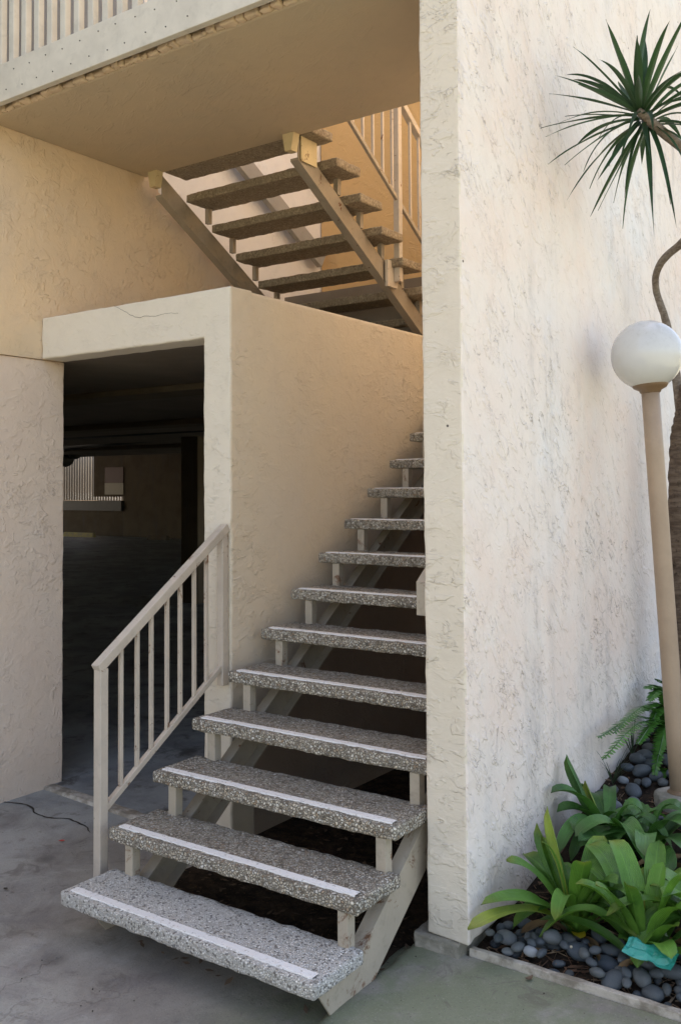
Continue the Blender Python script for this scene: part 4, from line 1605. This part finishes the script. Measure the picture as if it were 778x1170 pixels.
# a few crumbs on the paving
random.seed(2)
bm = bmesh.new()
for i in range(46):
    u, v = random.uniform(0, 300), random.uniform(905, 1160)
    if i > 26:
        u, v = random.uniform(420, 760), random.uniform(1085, 1165)
    p = at(u, v, 'Z', .006 if u < 400 else .036)
    r = random.uniform(.001, .0034)
    vs = bmesh.ops.create_icosphere(bm, subdivisions=1, radius=r, matrix=Matrix.Translation(p))['verts']
o = finish(bm, 'grit', M['crack'])
structure(o, 'stuff')
tag(o, 'dark grit specks scattered on the paving', 'grit')


def scrap(name, label, cat, u, v, z, L, w, mat, rot, curl=.2):
    bm = bmesh.new()
    n = 6
    prev = None
    for i in range(n + 1):
        t = i / n - .5
        ww = w * math.cos(t * 2.9) + .0008
        zz = curl * L * (t * t * 2)
        row = [bm.verts.new((t * L, -ww, zz + ww * .4)), bm.verts.new((t * L, 0, zz)), bm.verts.new((t * L, ww, zz + ww * .5))]
        if prev:
            for k in range(2):
                bm.faces.new((prev[k], row[k], row[k + 1], prev[k + 1]))
        prev = row
    o = finish(bm, name, mat, smooth=True)
    o.location = at(u, v, 'Z', z)
    o.rotation_euler = (0, 0, rot)
    return tag(o, label, cat)


scrap('fallen_petal', 'tiny red petal lying on the paving left of the railing post', 'petal', 71, 961, .005, .032, .008, M['petal'], .7)
scrap('dry_leaf', 'small curled dry leaf on the paving below the edging strip', 'leaf', 604, 1119, .037, .035, .009, M['dryleaf'], 1.2, .5)
scrap('dry_leaf', 'dark dry leaf crumb on the paving at the picture edge', 'leaf', 7, 1016, .005, .022, .008, M['crack'], .2, .4)

# teal plastic wrapper caught under the leaves
random.seed(6)
bm = bmesh.new()
c0 = px(742, 1089, .83)
nx_, ny_ = 14, 8
gg = {}
wr_m = Matrix.Rotation(.12, 3, 'Y')
for i in range(nx_ + 1):
    for j in range(ny_ + 1):
        a, b = i / nx_ - .5, j / ny_ - .5
        z = .014 * noise.noise(Vector((a * 4, b * 4, 7))) + .018 * abs(math.sin(a * 7 + b * 3)) * .5 + (.014 if abs(b) < .35 and abs(a) < .42 else 0)
        q = Vector((a * .165 + .012 * b, b * .07 * (1 + .3 * a), z * .8 + b * .03))
        gg[i, j] = bm.verts.new(wr_m @ q)
for i in range(nx_):
    for j in range(ny_):
        bm.faces.new((gg[i, j], gg[i + 1, j], gg[i + 1, j + 1], gg[i, j + 1]))
o = finish(bm, 'plastic_wrapper', M['teal'])
o.location = c0 + Vector((0, 0, -.004))
o.rotation_euler = (0, 0, .1)
sm_ = o.modifiers.new('thickness', 'SOLIDIFY')
sm_.thickness = .0012
tag(o, 'crumpled teal plastic wrapper lying on the pebbles under green leaves', 'wrapper')

# ------------------------------------------------------------------ light
SUN_EL, SUN_AZ = R(60), math.atan2(-.97, .22)      # azimuth: direction to the sun as (x, y)
sx_, sy_ = -.97, .22
sd = Vector((sx_ * math.cos(SUN_EL), sy_ * math.cos(SUN_EL), math.sin(SUN_EL))).normalized()
L = bpy.data.lights.new('sun', 'SUN')
L.energy = 4.0
L.angle = R(.53)
L.color = (1, .93, .82)
lo = bpy.data.objects.new('sun', L)
COL.objects.link(lo)
lo.rotation_euler = sd.to_track_quat('Z', 'Y').to_euler()
w = bpy.data.worlds.new('World')
C.world = w
w.use_nodes = True
wt = w.node_tree
bg = wt.nodes['Background']
sky = wt.nodes.new('ShaderNodeTexSky')
sky.sky_type = 'NISHITA'
sky.sun_disc = False
sky.sun_elevation = SUN_EL
sky.sun_rotation = math.atan2(sx_, sy_)
sky.air_density = 1.0
sky.dust_density = 2.0
sky.ozone_density = 1.0
wt.links.new(sky.outputs[0], bg.inputs[0])
bg.inputs[1].default_value = .12

# ------------------------------------------------------------------ camera
cd = bpy.data.cameras.new('camera')
cam = bpy.data.objects.new('camera', cd)
COL.objects.link(cam)
m = Matrix((RIGHT, UP, -FWD)).transposed().to_4x4()
m.translation = CAM
cam.matrix_world = m
cd.sensor_fit = 'VERTICAL'
cd.sensor_height = 36
cd.lens = FPX / HP * 36
cd.shift_y = -(585 - CYP) / HP
cd.clip_start = .05
cd.clip_end = 1000
C.camera = cam
vs_ = C.view_settings
vs_.view_transform = 'Standard'
vs_.look = 'None'
vs_.exposure = 2.15
vs_.gamma = 1
vs_.use_curve_mapping = False
vs_.use_white_balance = True
vs_.white_balance_temperature = 8300
vs_.white_balance_tint = 16
C.cycles.use_denoising = True
C.cycles.max_bounces = 10
C.cycles.diffuse_bounces = 6
